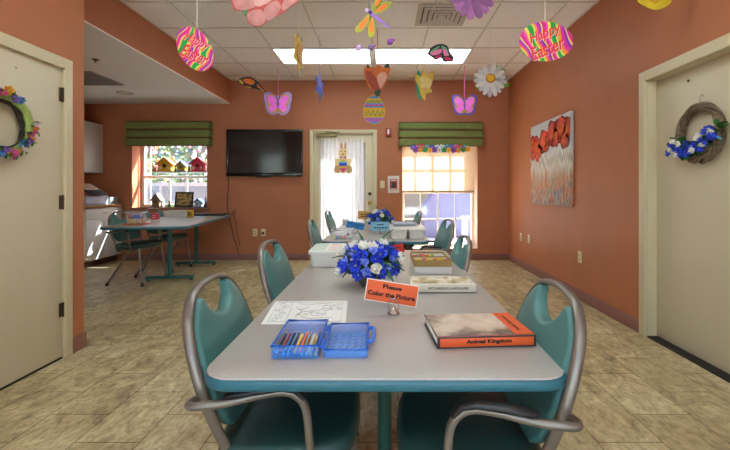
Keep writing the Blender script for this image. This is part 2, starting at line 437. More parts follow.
# curtain: hangs from a rod on the leaf
cur = thing('sheer_curtain', 'white sheer curtain gathered over the glass of the back door', 'curtain', (-.62, YB - .005, 0))
cx0, cx1 = wx(320.5, YB) + .62, wx(364.5, YB) + .62
random.seed(4)
def cfold(u, v):
    x = cx0 + (cx1 - cx0) * u
    a = .017 + .007 * math.sin(u * 9.1 + 1)
    y = a * math.sin(2 * PI * (u * 11 + .35 * math.sin(u * 5))) + .004 * math.sin(v * 7 + u * 30)
    return (x + .006 * math.sin(v * 3 + u * 20), y - .02, .16 + (zt - .175 - .16) * v)
MB().grid(cfold, 150, 24).build('curtain_panel', SHEER, cur, smooth=60)
MB().grid(lambda u, v: (cx0 + (cx1 - cx0) * u, -.013 + .017 * math.sin(2 * PI * u * 18), zt - .205 + .075 * v), 150, 6).build('gathered_heading', cloth_mat('curtain_heading', '#ebe6dc', .35), cur, smooth=60)
h = MB(); h.tube([(cx0 - .015, -.012, zt - .168), (cx1 + .015, -.012, zt - .168)], .006); h.build('curtain_rod', mat('white_rod', '#e2ddd0', .4), cur)

# ------------------------------------------------------------------ right window (double hung, roller shade on the upper half)
VINYL = mat('white_vinyl_sash', '#e3ddd0', .4)
def window(n, W, depth, x_m, rows, sill, rail=None, reveal=None):
    x0, x1, z0, z1 = W
    w = thing('window_%d' % n, None, None, ((x0 + x1) / 2, YB + depth, z0)); w['kind'] = 'structure'
    hx, H = (x1 - x0) / 2, z1 - z0
    f = MB(); t = .05
    for a, b in (((-hx, 0, 0), (-hx + t, .07, H)), ((hx - t, 0, 0), (hx, .07, H)), ((-hx + t, 0, H - t), (hx - t, .07, H)), ((-hx + t, 0, 0), (hx - t, .07, t))): f.span(a, b, .004)
    f.build('window_frame', VINYL, w)
    if rail is not None: MB().span((-hx + t, -.008, rail - z0 - .022), (hx - t, .06, rail - z0 + .022), .004).build('meeting_rail', VINYL, w)
    m = MB()
    for px, za, zb in x_m: m.span((px - (x0 + x1) / 2 - .011, .022, za - z0), (px - (x0 + x1) / 2 + .011, .045, zb - z0), .003)
    for z in rows: m.span((-hx + t, .022, z - z0 - .011), (hx - t, .045, z - z0 + .011), .003)
    if x_m or rows: m.build('muntins', VINYL, w)
    MB().span((-hx + t - .01, .031, t - .01), (hx - t + .01, .036, H - t + .01)).build('glass_pane', TINTGLASS, w)
    if reveal:
        r = MB(); e = .008
        r.span((-hx, -depth, 0), (-hx + e, 0, H)); r.span((hx - e, -depth, 0), (hx, 0, H))
        r.span((-hx + e, -depth - .0, 0), (hx - e, 0, e)); r.build('reveal', reveal, w)
    if sill: MB().span((-hx - .03, -depth - .035, -.028), (hx + .03, .0, 0), .006).build('window_sill', sill, w)
    return w
zR = lambda py: wz(py, YB + .24)
xr = lambda px: wx(px, YB + .24)
window(2, WR, .22, [(xr(p), WR[2] + .05, WR[3] - .05) for p in (420.5, 437.8, 455.3)], [zR(163.5), zR(219)], None, rail=zR(192), reveal=mat('pale_jamb', '#d8b7a0', .6))  # reveal paler and pinker than the walls
for n, Wd in enumerate(RW):  # frames and glass for the added rear openings
    w = thing('window_%d' % (3 + n), None, None, ((Wd[0] + Wd[1]) / 2, YR - .1, Wd[2])); w['kind'] = 'structure'
    hx, H = (Wd[1] - Wd[0]) / 2, Wd[3] - Wd[2]; f = MB()
    for a, b in (((-hx, -.03, 0), (-hx + .05, .03, H)), ((hx - .05, -.03, 0), (hx, .03, H)), ((-hx + .05, -.03, 0), (hx - .05, .03, .05)), ((-hx + .05, -.03, H - .05), (hx - .05, .03, H)), ((-.03, -.03, .05), (.03, .03, H - .05))): f.span(a, b, .003)
    f.build('window_frame', VINYL, w); MB().span((-hx + .04, -.004, .04), (hx - .04, .004, H - .04)).build('glass_pane', GLASS, w)
# roller shade
sh = thing('roller_shade', 'peach roller shade drawn halfway down the window', 'window shade', ((WR[0] + WR[1]) / 2, YB + .17, zR(191)))
hw2 = (WR[1] - WR[0]) / 2 - .015
hS = WR[3] - zR(191) - .03
MB().grid(lambda u, v: (-hw2 + 2 * hw2 * u, .002 * math.sin(u * 7 + v * 5), hS * v), 20, 14).build('shade_cloth', SHADECLOTH, sh)
MB().span((-hw2, -.008, -.025), (hw2, .008, .005), .004).build('hem_bar', mat('tan_hem_bar', '#b39a78', .5), sh)
MB().cyl((-hw2, 0, hS), (hw2, 0, hS), .02, 14).build('roller', VINYL, sh)

# left window (bay recess with a shelf of birdhouses)
YG = YB + .27
zL = lambda py: wz(py, YG); xl = lambda px: wx(px, YG)
window(1, WL, .25, [(xl(150), WL[2] + .05, WL[3] - .05)] + [(xl(p), WL[2] + .05, zL(175)) for p in (169.5, 186.5)], [zL(189)] if False else [], mat('terracotta_sill', '#8f5a40', .5), rail=zL(177))
SHELF_Z = zL(171.8)
sf = MB(); sf.span((WL[0] + .25, YB + .12, SHELF_Z - .02), (WL[1] - .001, YG - .012, SHELF_Z), .003)
o = tag(sf.build('glass_shelf', mat('pale_shelf', '#cfd3d2', .3)), 'pale shelf across the middle of the birdhouse window', 'shelf')

# ------------------------------------------------------------------ fabric valances
GREEN = mat('olive_green_fabric', '#707a3e', .85, var=.12, vscale=30, bump=.25, bscale=420)
PIPE = mat('rust_piping', '#6b2f1e', .7)
def valance(name, label, px0, px1, py0, py1):
    x0, x1, z1, z0 = wx(px0, YB - .12), wx(px1, YB - .12), wz(py0, YB - .12), wz(py1, YB - .12)
    v = thing(name, label, 'valance', ((x0 + x1) / 2, YB, z0), group='green box valances')
    w, H = (x1 - x0) / 2, z1 - z0
    b = MB(); b.span((-w + .004, -.125, .0), (w - .004, -.105, H)); b.span((-w + .004, -.125, 0), (-w + .024, 0, H)); b.span((w - .024, -.125, 0), (w - .004, 0, H)); b.span((-w + .004, -.125, H - .012), (w - .004, 0, H))
    b.build('cornice_board', PIPE, v)
    bh = H / 3
    for k in range(3):
        m = MB(); m.box((0, -.128, bh * (k + .5)), (2 * w, .034, bh - .022), .014, 3)
        for s in (-1, 1): m.box((s * (w - .008), -.055, bh * (k + .5)), (.02, .11, bh - .022), .008, 2)
        m.build('padded_band', GREEN, v)
    return v
valance('window_valance', 'olive green three-band valance above the birdhouse window', 126, 209.6, 121, 146)
valance('window_valance', 'olive green three-band valance above the peach shaded window', 399, 483, 122, 146.5)
# ------------------------------------------------------------------ chairs
def bx_(z): return -.165 - max(0, z - .44) * .32        # lean of the back
def make_chair(label):
    t = thing('arm_chair', label, 'chair', group='teal vinyl stacking arm chairs')
    # seat: rounded padded slab
    out = []
    for (x, y) in sp2([(-.2, -.19), (-.21, 0), (-.2, .19), (-.12, .225), (.05, .228), (.12, .19), (.145, .1), (.15, 0), (.145, -.1), (.12, -.19), (.05, -.228), (-.12, -.225)], 4): out.append((x, y))
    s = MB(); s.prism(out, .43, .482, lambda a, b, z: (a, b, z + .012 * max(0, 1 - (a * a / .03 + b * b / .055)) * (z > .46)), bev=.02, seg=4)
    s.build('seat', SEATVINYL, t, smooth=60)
    # back frame: one bent tube, arch over the top, leaning back
    half = [(.185, .40), (.2, .46), (.22, .54), (.23, .62), (.222, .70), (.194, .77), (.142, .816), (.075, .835), (0, .84)]
    ar = [(y, z) for y, z in half] + [(-y, z) for y, z in half[-2::-1]]
    pts = [(bx_(z), y, z) for y, z in ar]
    b = MB(); b.tube([(.06, .185, .415), (-.1, .185, .415)] + pts + [(-.1, -.185, .415), (.06, -.185, .415)], .0088, 12, smooth=5, flat=1.55)
    b.build('back_frame', METAL, t, smooth=60)
    # padded back with a hand hole under the arch
    rim = [(y * .94, z - .004) for y, z in half[2:7]]
    edge = [(.12, .50), (.17, .515), (.198, .545)] + rim[1:] + [(.105, .815), (.09, .786), (.05, .758), (0, .75)]
    o2 = edge + [(-y, z) for y, z in edge[-2::-1]]
    o2 = [(v.x, v.y) for v in spline([Vector((p[0], p[1], 0)) for p in o2], 3, True)]
    p = MB()
    p.prism(o2, -.014, .02, lambda y, z, q: (bx_(z) + q + .0 + (.012 * max(0, 1 - (y / .2) ** 2 - ((z - .66) / .2) ** 2) if q > 0 else 0), y, z), bev=.011, seg=3)
    p.build('backrest', TEAL, t, smooth=60)
    # arms: loop out round the frame, run forward and turn down to the seat rail
    for s in (1, -1):
        a = MB()
        xb = bx_(.6)
        pts = [(xb + .0, s * .222, .605), (xb - .019, s * .240, .61), (xb - .022, s * .268, .614), (xb - .002, s * .283, .618), (xb + .06, s * .28, .622), (-.08, s * .272, .634), (-.03, s * .268, .638), (.0, s * .266, .628), (.022, s * .264, .598), (.03, s * .26, .53), (.032, s * .245, .46), (.032, s * .215, .425), (.03, s * .185, .418)]
        a.tube(pts, .0098, 12, smooth=5)
        arm = a.build('arm', METAL, t, smooth=60)
        q = MB(); q.tube([(-.155, s * .278, .636), (-.14, s * .277, .64), (-.08, s * .272, .647), (-.03, s * .268, .651), (.0, s * .266, .643), (.02, s * .265, .62)], [.010, .016, .018, .018, .016, .011], 12, smooth=0, flat=.6)
        q.build('arm_pad', BLACKPAD, arm, smooth=60)
    for s in (1, -1):
        for (p0, p1) in (((.1, s * .19, .42), (.16, s * .215, .012)), ((.0, s * .2, .42), (-.27, s * .232, .012))):
            l = MB(); l.tube([p0, p1], .0125, 12); leg = l.build('leg', METAL, t)
            g = MB(); d = (Vector(p1) - Vector(p0)).normalized(); g.tube([Vector(p1) - d * .03, Vector(p1) + d * .002], .0155, 12); g.lathe([(.016, 0), (.016, .012), (.012, .016)], (p1[0], p1[1], 0), 12)
            g.build('foot_glide', BLACK, leg)
    r = MB()
    for s in (1, -1): r.tube([(.11, s * .19, .418), (-.18, s * .19, .418)], .012)
    r.tube([(.1, -.19, .418), (.1, .19, .418)], .012); r.tube([(-.15, -.19, .418), (-.15, .19, .418)], .012)
    for s in (1, -1): r.tube([(.118, s * .197, .3), (-.08, s * .212, .3)], .008)
    r.build('seat_frame', METAL, t)
    return t
chair = make_chair('teal arm chair at the near table beside the blue pencil case and colouring page')
chair.location = (-.217, 1.215, 0); chair.rotation_euler = (0, 0, .06)
def armless(src, loc, rz, label):
    c = src.copy(); COL.objects.link(c); c.name = 'side_chair'; c['label'] = label; c['group'] = 'teal vinyl armless chairs'
    for ch in src.children:
        if not ch.name.startswith('arm'): copy_tree(ch, c)
    c.location = loc; c.rotation_euler = (0, 0, rz); return c
for (x, y, rz, lab) in (
    (.188, 1.14, PI - .08, 'teal arm chair at the near table beside the orange-spined animal book'),
    (.285, 3.56, PI + .1, 'teal arm chair at the far table beside the pair of white tubs'),
    (.155, 5.0, PI + .05, 'teal arm chair at the far table, low in front of the shaded window'),
    (-2.87, 4.93, -.12, 'teal arm chair at the alcove table beside the clear bin of toys'),
    (-2.93, 5.72, -.12, 'teal arm chair at the alcove table directly under the birdhouse window')):
    dup(chair, (x, y, 0), rz, lab)
for (x, y, rz, lab) in (
    (-.285, 2.07, .0, 'armless teal chair at the near table beside the white lidded tub with two windows'),
    (.17, 2.30, PI - .02, 'armless teal chair at the near table beside the brown tray of coloured tabs'),
    (-.335, 3.56, .03, 'armless teal chair at the far table beside the clear bin of bright blocks'),
    (-.40, 5.1, -.03, 'armless teal chair at the far table right in front of the curtained door')):
    armless(chair, (x, y, 0), rz, lab)

# ------------------------------------------------------------------ tables
def rrect(x0, y0, x1, y1, r, n=6):
    o = []
    for cx, cy, a in ((x1 - r, y1 - r, 0), (x0 + r, y1 - r, 90), (x0 + r, y0 + r, 180), (x1 - r, y0 + r, 270)):
        for k in range(n + 1):
            t = math.radians(a + 90 * k / n); o.append((cx + r * math.cos(t), cy + r * math.sin(t)))
    return o
XYZ = lambda a, b, z: (a, b, z)
def make_table(label, loc, rz, w, L, h, posts, foot, group='T-leg activity tables'):
    """length along y from 0 to L, width along x"""
    t = thing('activity_table', label, 'table', loc, rz, group)
    MB().prism(rrect(-w / 2, 0, w / 2, L, .07), h - .028, h, XYZ, bev=.003).build('tabletop', LAMINATE, t)
    MB().prism(rrect(-w / 2 - .004, -.004, w / 2 + .004, L + .004, .073), h - .031, h - .004, XYZ, bev=.008, seg=3).build('edge_band', TEALEDGE, t)
    for y in posts:
        p = MB(); p.tube([(0, y, .045), (0, y, h - .05)], .026, 18); leg = p.build('leg', TEALSTEEL, t)
        f = MB(); f.box((0, y, .04), (foot, .055, .035), .014, 3)
        for s in (-1, 1): f.lathe([(.018, 0), (.02, .008), (.014, .022)], (s * (foot / 2 - .03), y, 0), 14)
        f.build('foot', TEALSTEEL, leg)
        b = MB(); b.span((-w * .36, y - .03, h - .052), (w * .36, y + .03, h - .031), .004); b.build('top_bracket', TEALSTEEL, leg)
    r = MB(); r.span((-.025, posts[0], h - .075), (.025, posts[-1], h - .04), .004); r.build('stretcher', TEALSTEEL, t)
    return t
TH = .70
make_table('near grey-topped table with teal edge, holding the orange colouring sign', (.006, .879, 0), 0, .81, 1.87, TH, (.62, 1.46), .56)
make_table('far grey-topped table with teal edge, in front of the curtained door', (-.06, 3.24, 0), 0, .85, 1.86, TH, (.4, 1.46), .56)
AT = .72; ARZ = .135
make_table('alcove table with teal edge, standing under the birdhouse window', (-2.49, 4.27, 0), ARZ, .86, 2.08, AT, (.76, 1.78), .56)
def alc(px, py, up=0.):
    """point on the alcove table seen at a pixel"""
    Y = F * (CH - AT - up) / (py - VY); return Vector((wx(px, Y), Y, AT + up))
def tab(px, py, h=TH):
    Y = F * (CH - h) / (py - VY); return Vector((wx(px, Y), Y, h))

# ------------------------------------------------------------------ things on the near table
# blue pencil case
BLUECASE = mat('clear_blue_plastic', '#4f9bf5', .22, alpha=.3, spec=.6)
BLUERIM = mat('blue_plastic_rim', '#2f74dd', .3, alpha=.8)
pc = thing('pencil_case', 'open clear blue plastic case of coloured pencils on the near table', 'pencil case', (-.208, .975, TH), .02)
w, d, h = .055, .192, .032
b = MB(); e = .003
b.span((-w, 0, .001), (w, d, .004)); b.span((-w, 0, .004), (-w + e, d, h)); b.span((w - e, 0, .004), (w, d, h)); b.span((-w + e, 0, .004), (w - e, e, h)); b.span((-w + e, d - e, .004), (w - e, d, h))
b.build('case_base', BLUECASE, pc)
b = MB(); b.tube([(-w, 0, h), (w, 0, h), (w, d, h), (-w, d, h)], .0035, 8, closed=True); b.build('case_rim', BLUERIM, pc)
lid = MB(); x0 = w + .012; x1 = x0 + .104
lid.span((x0, 0, .001), (x1, d, .004), .001); lid.span((x0, 0, .004), (x0 + e, d, .022)); lid.span((x1 - e, 0, .004), (x1, d, .022)); lid.span((x0 + e, 0, .004), (x1 - e, e, .022)); lid.span((x0 + e, d - e, .004), (x1 - e, d, .022))
for i in range(5):
    for j in range(4): lid.tube([(x0 + .014 + .018 * i, .06 + .025 * j, .0045), (x0 + .022 + .018 * i, .075 + .025 * j, .0045)], .0022, 6)
lo = lid.build('case_lid', BLUECASE, pc)
b = MB(); b.tube([(x0, 0, .022), (x1, 0, .022), (x1, d, .022), (x0, d, .022)], .0035, 8, closed=True); b.build('lid_rim', BLUERIM, lo)
b = MB(); b.tube([(x1 + .001, .05, .02), (x1 + .013, .055, .026), (x1 + .016, .10, .03), (x1 + .013, .145, .026), (x1 + .001, .15, .02)], .005, 8, smooth=4); b.build('carry_clasp', BLUERIM, lo)
for y in (.04, .15): MB().cyl((w + .006, y - .02, .022), (w + .006, y + .02, .022), .0045, 10).build('hinge', BLUERIM, lo)
pcols = [('black', '#15161c'), ('olive', '#8d8a28'), ('dark red', '#9c1f2c'), ('light blue', '#3f9be0'), ('navy', '#161b30'), ('sky blue', '#5fb5ea'), ('charcoal', '#23232a'), ('purple', '#4a37a8'), ('yellow', '#f0cf1e'), ('dark blue', '#1e2f8c'), ('orange', '#ee6a1e'), ('turquoise', '#29b3cf'), ('brown', '#a86b28'), ('pale blue', '#86c8ee'), ('cream', '#f0d69a'), ('golden', '#e6b43c'), ('slate', '#43577a'), ('lemon', '#f4de48')]
WOODTIP = mat('pencil_wood', '#d9b27c', .7)
random.seed(9)
npc = len(pcols)
for i, (nm, hx) in enumerate(pcols):
    x = -w + .008 + (2 * w - .016) * i / (npc - 1)
    mb = MB(); pm = mat('pencil_' + nm.replace(' ', '_'), hx, .4)
    p = thing('coloured_pencil', '%s coloured pencil lying in the blue pencil case' % nm, 'pencil', (-.208 + x, .975 + .008 + random.uniform(0, .004), TH + .0075 + (.0 if i % 2 else .0062)), .02, 'coloured pencils in the blue case', )
    L = .112 + random.uniform(-.006, .01)
    mb.tube([(0, 0, 0), (0, L, .004)], .0033, 6); mb.build('pencil_body', pm, p, smooth=20)
    mb = MB(); mb.tube([(0, L, .004), (0, L + .014, .0045)], [.0033, .0008], 6); mb.build('pencil_tip', WOODTIP, p)
# colouring page
pg = thing('colouring_page', 'white colouring page with line drawing on the near table', 'paper', (0, 0, TH))
c4 = [tab(275.4, 301.6), tab(347.6, 301), tab(345.5, 324), tab(261, 324.5)]
ctr = sum(c4, Vector()) / 4; pg.location = (ctr.x, ctr.y, TH)
loc4 = [v - ctr for v in c4]
MB().prism([(v.x, v.y) for v in loc4], .0006, .0014, XYZ).build('sheet', PAPER, pg, smooth=0)
def onpage(u, v):
    a = loc4[3].lerp(loc4[2], u); b_ = loc4[0].lerp(loc4[1], u); q = a.lerp(b_, v); return (q.x, q.y, .0016)
ln = MB(); random.seed(21)
fr = [(.06, .08), (.94, .08), (.94, .92), (.06, .92)]
ln.tube([onpage(*p) for p in fr], .0007, 4, closed=True)
ln.tube([onpage(.27, .08), onpage(.27, .5), onpage(.25, .92)], .0007, 4)
def curl(cx, cy, r, n=7, w_=.0006, sq=.7):
    ph = random.uniform(0, 6)
    ln.tube([onpage(cx + r * math.cos(ph + k) * (1 - .07 * k) * sq, cy + r * math.sin(ph + k) * (1 - .07 * k)) for k in range(n)], w_, 4, smooth=4)
for k in range(9): curl(.16 + random.uniform(-.06, .06), .18 + .08 * k, .06)
for k in range(5): curl(.85 + random.uniform(-.05, .05), .6 + .06 * k, .05)
for a in ([(.36, .32), (.42, .45), (.5, .5), (.58, .52), (.66, .56), (.72, .62), (.8, .55)], [(.38, .62), (.42, .5), (.4, .4), (.37, .25)], [(.33, .7), (.4, .55), (.46, .62), (.5, .7)], [(.5, .5), (.55, .38), (.6, .3), (.72, .36)], [(.68, .6), (.7, .75), (.78, .7), (.76, .55), (.7, .5)], [(.44, .3), (.5, .22), (.62, .2), (.75, .24), (.84, .2)], [(.34, .85), (.5, .82), (.66, .86), (.8, .82)]):
    ln.tube([onpage(*p) for p in a], .0009, 4, smooth=5)
for k in range(6): curl(.4 + .08 * k, .48 + random.uniform(-.15, .15), .045, 8, .0007)
ln.build('line_drawing', mat('pencil_grey', '#8d8d90', .8), pg, smooth=0)

# signs on chrome clip stands
def sign(label, cardcol, px, py, W_, H_, text, base_px, base_py, group, border=None, roll=0., yaw=0., textcol=INK, lines=None, cz=None, dark=False):
    b = tab(base_px, base_py)
    s = thing('table_sign', label, 'sign', (b.x, b.y, TH), yaw, group)
    k = MB(); k.lathe([(.02, 0), (.0205, .005), (.017, .01), (.009, .016), (.006, .024), (0, .026)], (0, 0, 0), 20); k.build('stand_base', CHROME, s)
    k = MB(); k.tube([(-.011, .0, .012), (-.017, .0, .022), (-.013, .0, .042), (0, .0, .05), (.013, .0, .042), (.017, .0, .022), (.011, .0, .012)], .0018, 8, smooth=5); k.tube([(0, .004, .02), (0, .005, .05)], .0016, 8); k.build('clip', CHROME, s)
    cx = wx(px, b.y) - b.x; zc = wz(py, b.y) - TH
    R = Matrix.Translation((cx, .006, zc)) @ Matrix.Rotation(-roll, 4, 'Y')
    # rotate about the view axis: positive roll drops the far end
    R = Matrix.Translation((cx, .006, zc)) @ Matrix.Rotation(roll, 4, 'Y')
    c = MB(); c.box((0, 0, 0), (W_, .0016, H_), M=R); card = c.build('card', border or cardcol, s, smooth=0)
    if border:
        c = MB(); c.box((0, -.0012, 0), (W_ - .006, .001, H_ - .006), M=R); c.build('coloured_face', cardcol, card, smooth=0)
    for (tx, fw, fz, th_) in (text or []):
        lettering(tx, textcol, card, width=W_ * fw, height=H_ * th_, M=R @ Matrix.Translation((0, -.0022, H_ * fz)) @ UP, bold=.035)
    if lines:
        l = MB(); random.seed(len(label))
        for (fw, fz) in lines:
            x = -W_ * fw / 2
            while x < W_ * fw / 2:
                L = random.uniform(.012, .024) * W_ / .16
                l.box((x + L / 2, -.0022, H_ * fz), (L, .0006, H_ * .11), M=R); x += L + .004
        l.build('printed_words', textcol, card, smooth=0)
    return s
ORANGE = mat('orange_card', '#e0591c', .55)
sign('orange sign on a chrome clip reading Please Color the Picture', ORANGE, 391.8, 293.2, .171, .071, [('Please', .36, .24, .2), ('Color the Picture', .9, -.12, .22)], 393.5, 314, 'table signs on chrome clips', border=mat('white_card', '#e8e2d6', .6), roll=.155)
sign('red card sign standing behind the blue flowers on the near table', mat('red_card', '#d0271c', .55), 394, 250, .12, .055, None, 388, 258, 'table signs on chrome clips', roll=-.22, lines=[(.7, .15), (.5, -.18)])
sign('golden yellow card sign standing behind the blue flowers on the near table', mat('golden_card', '#e8a822', .55), 356, 248, .10, .062, None, 357, 259, 'table signs on chrome clips', roll=.08, lines=[(.7, .15), (.5, -.18)])
sign('deep blue card sign on the far table beside the clear bin', mat('deep_blue_card', '#1f7fc0', .5), 355.3, 225.4, .162, .062, None, 355, 234, 'table signs on chrome clips', roll=.19, lines=[(.8, .14), (.35, -.18)])
sign('pale blue card sign on the far table in front of the flowers', mat('pale_blue_card', '#82bcd4', .55), 379.8, 226.3, .168, .084, None, 380, 234, 'table signs on chrome clips', roll=0, lines=[(.32, .18), (.65, -.16)])
sign('tan card sign on the far table beside the curtain', mat('tan_card', '#dba858', .6), 364.5, 215.5, .15, .095, None, 364.5, 225.5, 'table signs on chrome clips', roll=.1, lines=[(.6, .1), (.6, -.15)])

# books
def cover_photo(name, stops, scale, stretch=(1, 1, 1)):
    m, nt, b = nodemat(name); v = mapping(nt, stretch)
    n = nt.nodes.new('ShaderNodeTexNoise'); n.inputs['Scale'].default_value = scale; n.inputs['Detail'].default_value = 6; nt.links.new(v, n.inputs['Vector'])
    r = ramp(nt, stops); nt.links.new(n.outputs['Fac'], r.inputs['Fac']); nt.links.new(r.outputs['Color'], b.inputs['Base Color']); b.inputs['Roughness'].default_value = .25
    return m
NAVY = mat('navy_book_board', '#1b2a38', .4); PAGES = mat('book_pages', '#d8cfc0', .8, var=.1, vscale=300, stretch=(.05, .05, 1))
bk = thing('book', 'large closed book with orange spine reading Animal Kingdom', 'book', (.264, 1.05, TH), .075)
w, d, h = .128, .188, .03
b = MB(); b.span((-w, -.0, .001), (w, d, .0045), .0008); b.span((-w, 0, h - .0035), (w, d, h), .0008); b.build('cover_board', NAVY, bk)
b = MB(); b.span((-w, -.003, .001), (w, .001, h), .001); sp = b.build('spine', ORANGE, bk)
lettering('Animal Kingdom', INK, sp, width=.118, height=.0135, M=Matrix.Translation((.005, -.0034, .0155)) @ UP, bold=.05)
b = MB(); b.span((-w, -.0038, .001), (-w + .007, -.003, h)); b.span((w - .006, -.0038, .001), (w, -.003, h)); b.span((-w, -.0038, h - .004), (w, -.003, h)); b.span((-w, -.0038, .001), (w, -.003, .004)); b.build('spine_border', NAVY, sp, smooth=0)
b = MB(); b.span((-w + .004, .001, .0045), (w - .004, d - .004, h - .0035)); b.build('page_block', PAGES, bk)
b = MB(); b.span((-w + .002, .004, h), (w - .052, d - .002, h + .0006)); jk = b.build('cover_photograph', cover_photo('animal_cover_photo', [(.3, '#3d2f27'), (.42, '#8c7868'), (.52, '#cdb7a0'), (.7, '#e3d3bf')], 9), bk, smooth=0)
b = MB(); b.span((w - .052, .004, h), (w - .002, d - .002, h + .0006)); st = b.build('cover_strip', ORANGE, bk, smooth=0)
lettering('Animal Kingdom', INK, st, width=.13, height=.014, M=Matrix.Translation((w - .03, d / 2, h + .0012)) @ Matrix.Rotation(PI / 2, 4, 'Z'), bold=.02)
b = MB(); b.tube([(-w + .002, .006, .012), (-w - .001, .04, .022), (-w - .001, .09, .0265), (-w + .002, .15, .027)], .0025, 6, smooth=4); b.build('loose_endpaper', PAPER, bk)
bk = thing('book', 'cream landscape book with spine reading Picturesque Landscapes on the near table', 'book', (.234, 1.602, TH), .0)
w, d, h = .128, .15, .034
CREAMBOOK = mat('cream_book_jacket', '#d9d0bb', .45)
b = MB(); b.span((-w, 0, .001), (w, d, .004), .0008); b.span((-w, 0, h - .003), (w, d, h), .0008); b.build('cover_board', CREAMBOOK, bk)
b = MB(); b.span((-w, -.003, .005), (w, .001, h), .001); sp = b.build('spine', CREAMBOOK, bk)
lettering('PICTURESQUE LANDSCAPES', mat('brown_ink', '#4d4436', .8), sp, width=.155, height=.0105, M=Matrix.Translation((.02, -.0034, .018)) @ UP, bold=.03)
b = MB(); b.span((-w, -.0034, .0), (w, .0, .005)); b.build('spine_foot', mat('grey_spine_line', '#76746e', .6), sp, smooth=0)
b = MB(); b.span((-w + .004, .001, .004), (w - .004, d - .003, h - .003)); b.build('page_block', PAGES, bk)
b = MB(); b.span((-w + .012, .014, h), (w - .012, d - .008, h + .0006)); b.build('cover_photograph', cover_photo('landscape_cover_photo', [(.35, '#8c7a55'), (.48, '#c8b994'), (.58, '#efe9da'), (.7, '#b5a37a')], 14, (1, .5, 1)), bk, smooth=0)

# tray of tabs on a white box
BX = (.237, 1.955, TH)
bx = thing('storage_box', 'white lidded box underneath the brown tray on the near table', 'box', BX)
b = MB(); b.span((-.088, 0, 0), (.088, .27, .033), .003); b.build('box_body', WHITE, bx)
b = MB(); b.span((-.091, -.003, .025), (.091, .273, .0355), .003); b.build('box_lid', WHITE, bx)
tr = thing('card_tray', 'brown card tray with coloured index tabs on the near table', 'tray', (BX[0], BX[1], TH + .0365))
KRAFT = mat('brown_tray_board', '#a58448', .6, var=.08, vscale=20)
w, d, h = .09, .28, .031
b = MB(); b.span((-w, 0, 0), (w, d, .003)); b.span((-w, 0, .003), (w, .005, h)); b.span((-w, d - .005, .003), (w, d, h)); b.span((-w, .005, .003), (-w + .005, d - .005, h)); b.span((w - .005, .005, .003), (w, d - .005, h)); b.span((-w + .005, d * .42, .003), (w - .005, d * .42 + .005, h)); b.build('tray_body', KRAFT, tr, smooth=0)
random.seed(5)
tcols = [mat('yellow_tab', '#e8d21f', .5), mat('pink_tab', '#e64b8e', .5), mat('red_tab', '#e0442a', .5), mat('green_tab', '#7fb53a', .5), mat('orange_tab', '#f08a22', .5)]
for (ya, yb, order) in ((.02, d * .42 - .006, [0, 0, 1, 0, 0, 2, 0, 0, 1]), (d * .42 + .02, d - .02, [2, 3, 1, 4, 2, 0, 3])):
    b = MB()
    n = 9
    for k in range(n): y = ya + (yb - ya) * k / (n - 1); b.span((-w + .008, y, .004), (w - .008, y + .0012, h - .008 + .002 * random.random()))
    cd = b.build('index_cards', mat('index_card', '#e9e3d4', .7), tr, smooth=0)
    for k, ci in enumerate(order):
        y = ya + (yb - ya) * (k % 4) / 9; x = -w + .014 + (2 * w - .032) * k / max(1, len(order) - 1) * (.95 if ya < .05 else .6)
        t_ = MB(); t_.span((x - .011, y, h - .01), (x + .011, y + .0015, h + .003)); t_.build('index_tab', tcols[ci], cd, smooth=0)

# white lidded tubs
MILK = mat('milky_plastic', '#e6e2d8', .35)
def tub(label, loc, rz, w, d, h, tint=None, name='storage_tub', group='white plastic tubs'):
    t = thing(name, label, 'tub', loc, rz, group)
    b = MB()
    def body(a, c, z):
        f = .93 + .07 * z / h; return (a * f, c * f, z)
    b.prism(rrect(-w / 2 + .004, -d / 2 + .004, w / 2 - .004, d / 2 - .004, .02), 0, h, body, bev=.004); b.build('tub_body', MILK, t)
    b = MB(); b.prism(rrect(-w / 2 - .006, -d / 2 - .006, w / 2 + .006, d / 2 + .006, .022), h - .012, h + .008, XYZ, bev=.004); l = b.build('tub_lid', MILK, t)
    if tint:
        for k, m in enumerate(tint):
            x0 = -w / 2 + .012 + k * (w / 2 - .006)
            b = MB(); b.prism(rrect(x0, -d / 2 + .02, x0 + w / 2 - .018, d / 2 - .02, .008), h + .008, h + .0095, XYZ); b.build('lid_window', m, l)
    return t
tub('white plastic tub with green and pink lid windows on the near table', (-.30, 2.28, TH), .02, .168, .31, .078, [mat('pale_green_window', '#b9c8b4', .35), mat('pale_pink_window', '#d9bdb4', .35)])
tub('white tub on the far table touching the pale blue sign', (.128, 3.53, TH), .0, .138, .34, .082)
tub('white tub on the far table at the very corner, beside its twin', (.276, 3.53, TH), .0, .138, .34, .082)
sheet = MB()
for k in range(6): sheet.box((.012 * math.sin(k * 2), .01 * math.cos(k * 3), .002 + .0032 * k), (.2 - .004 * k, .25, .003), M=Matrix.Rotation(.05 * math.sin(k * 5), 4, 'Z'))
o = sheet.build('paper_stack', mat('blue_grey_paper', '#b9bccb', .8), smooth=0); o.location = (.19, 3.66, TH + .0905); tag(o, 'stack of blue-grey papers lying across the two white tubs', 'paper')
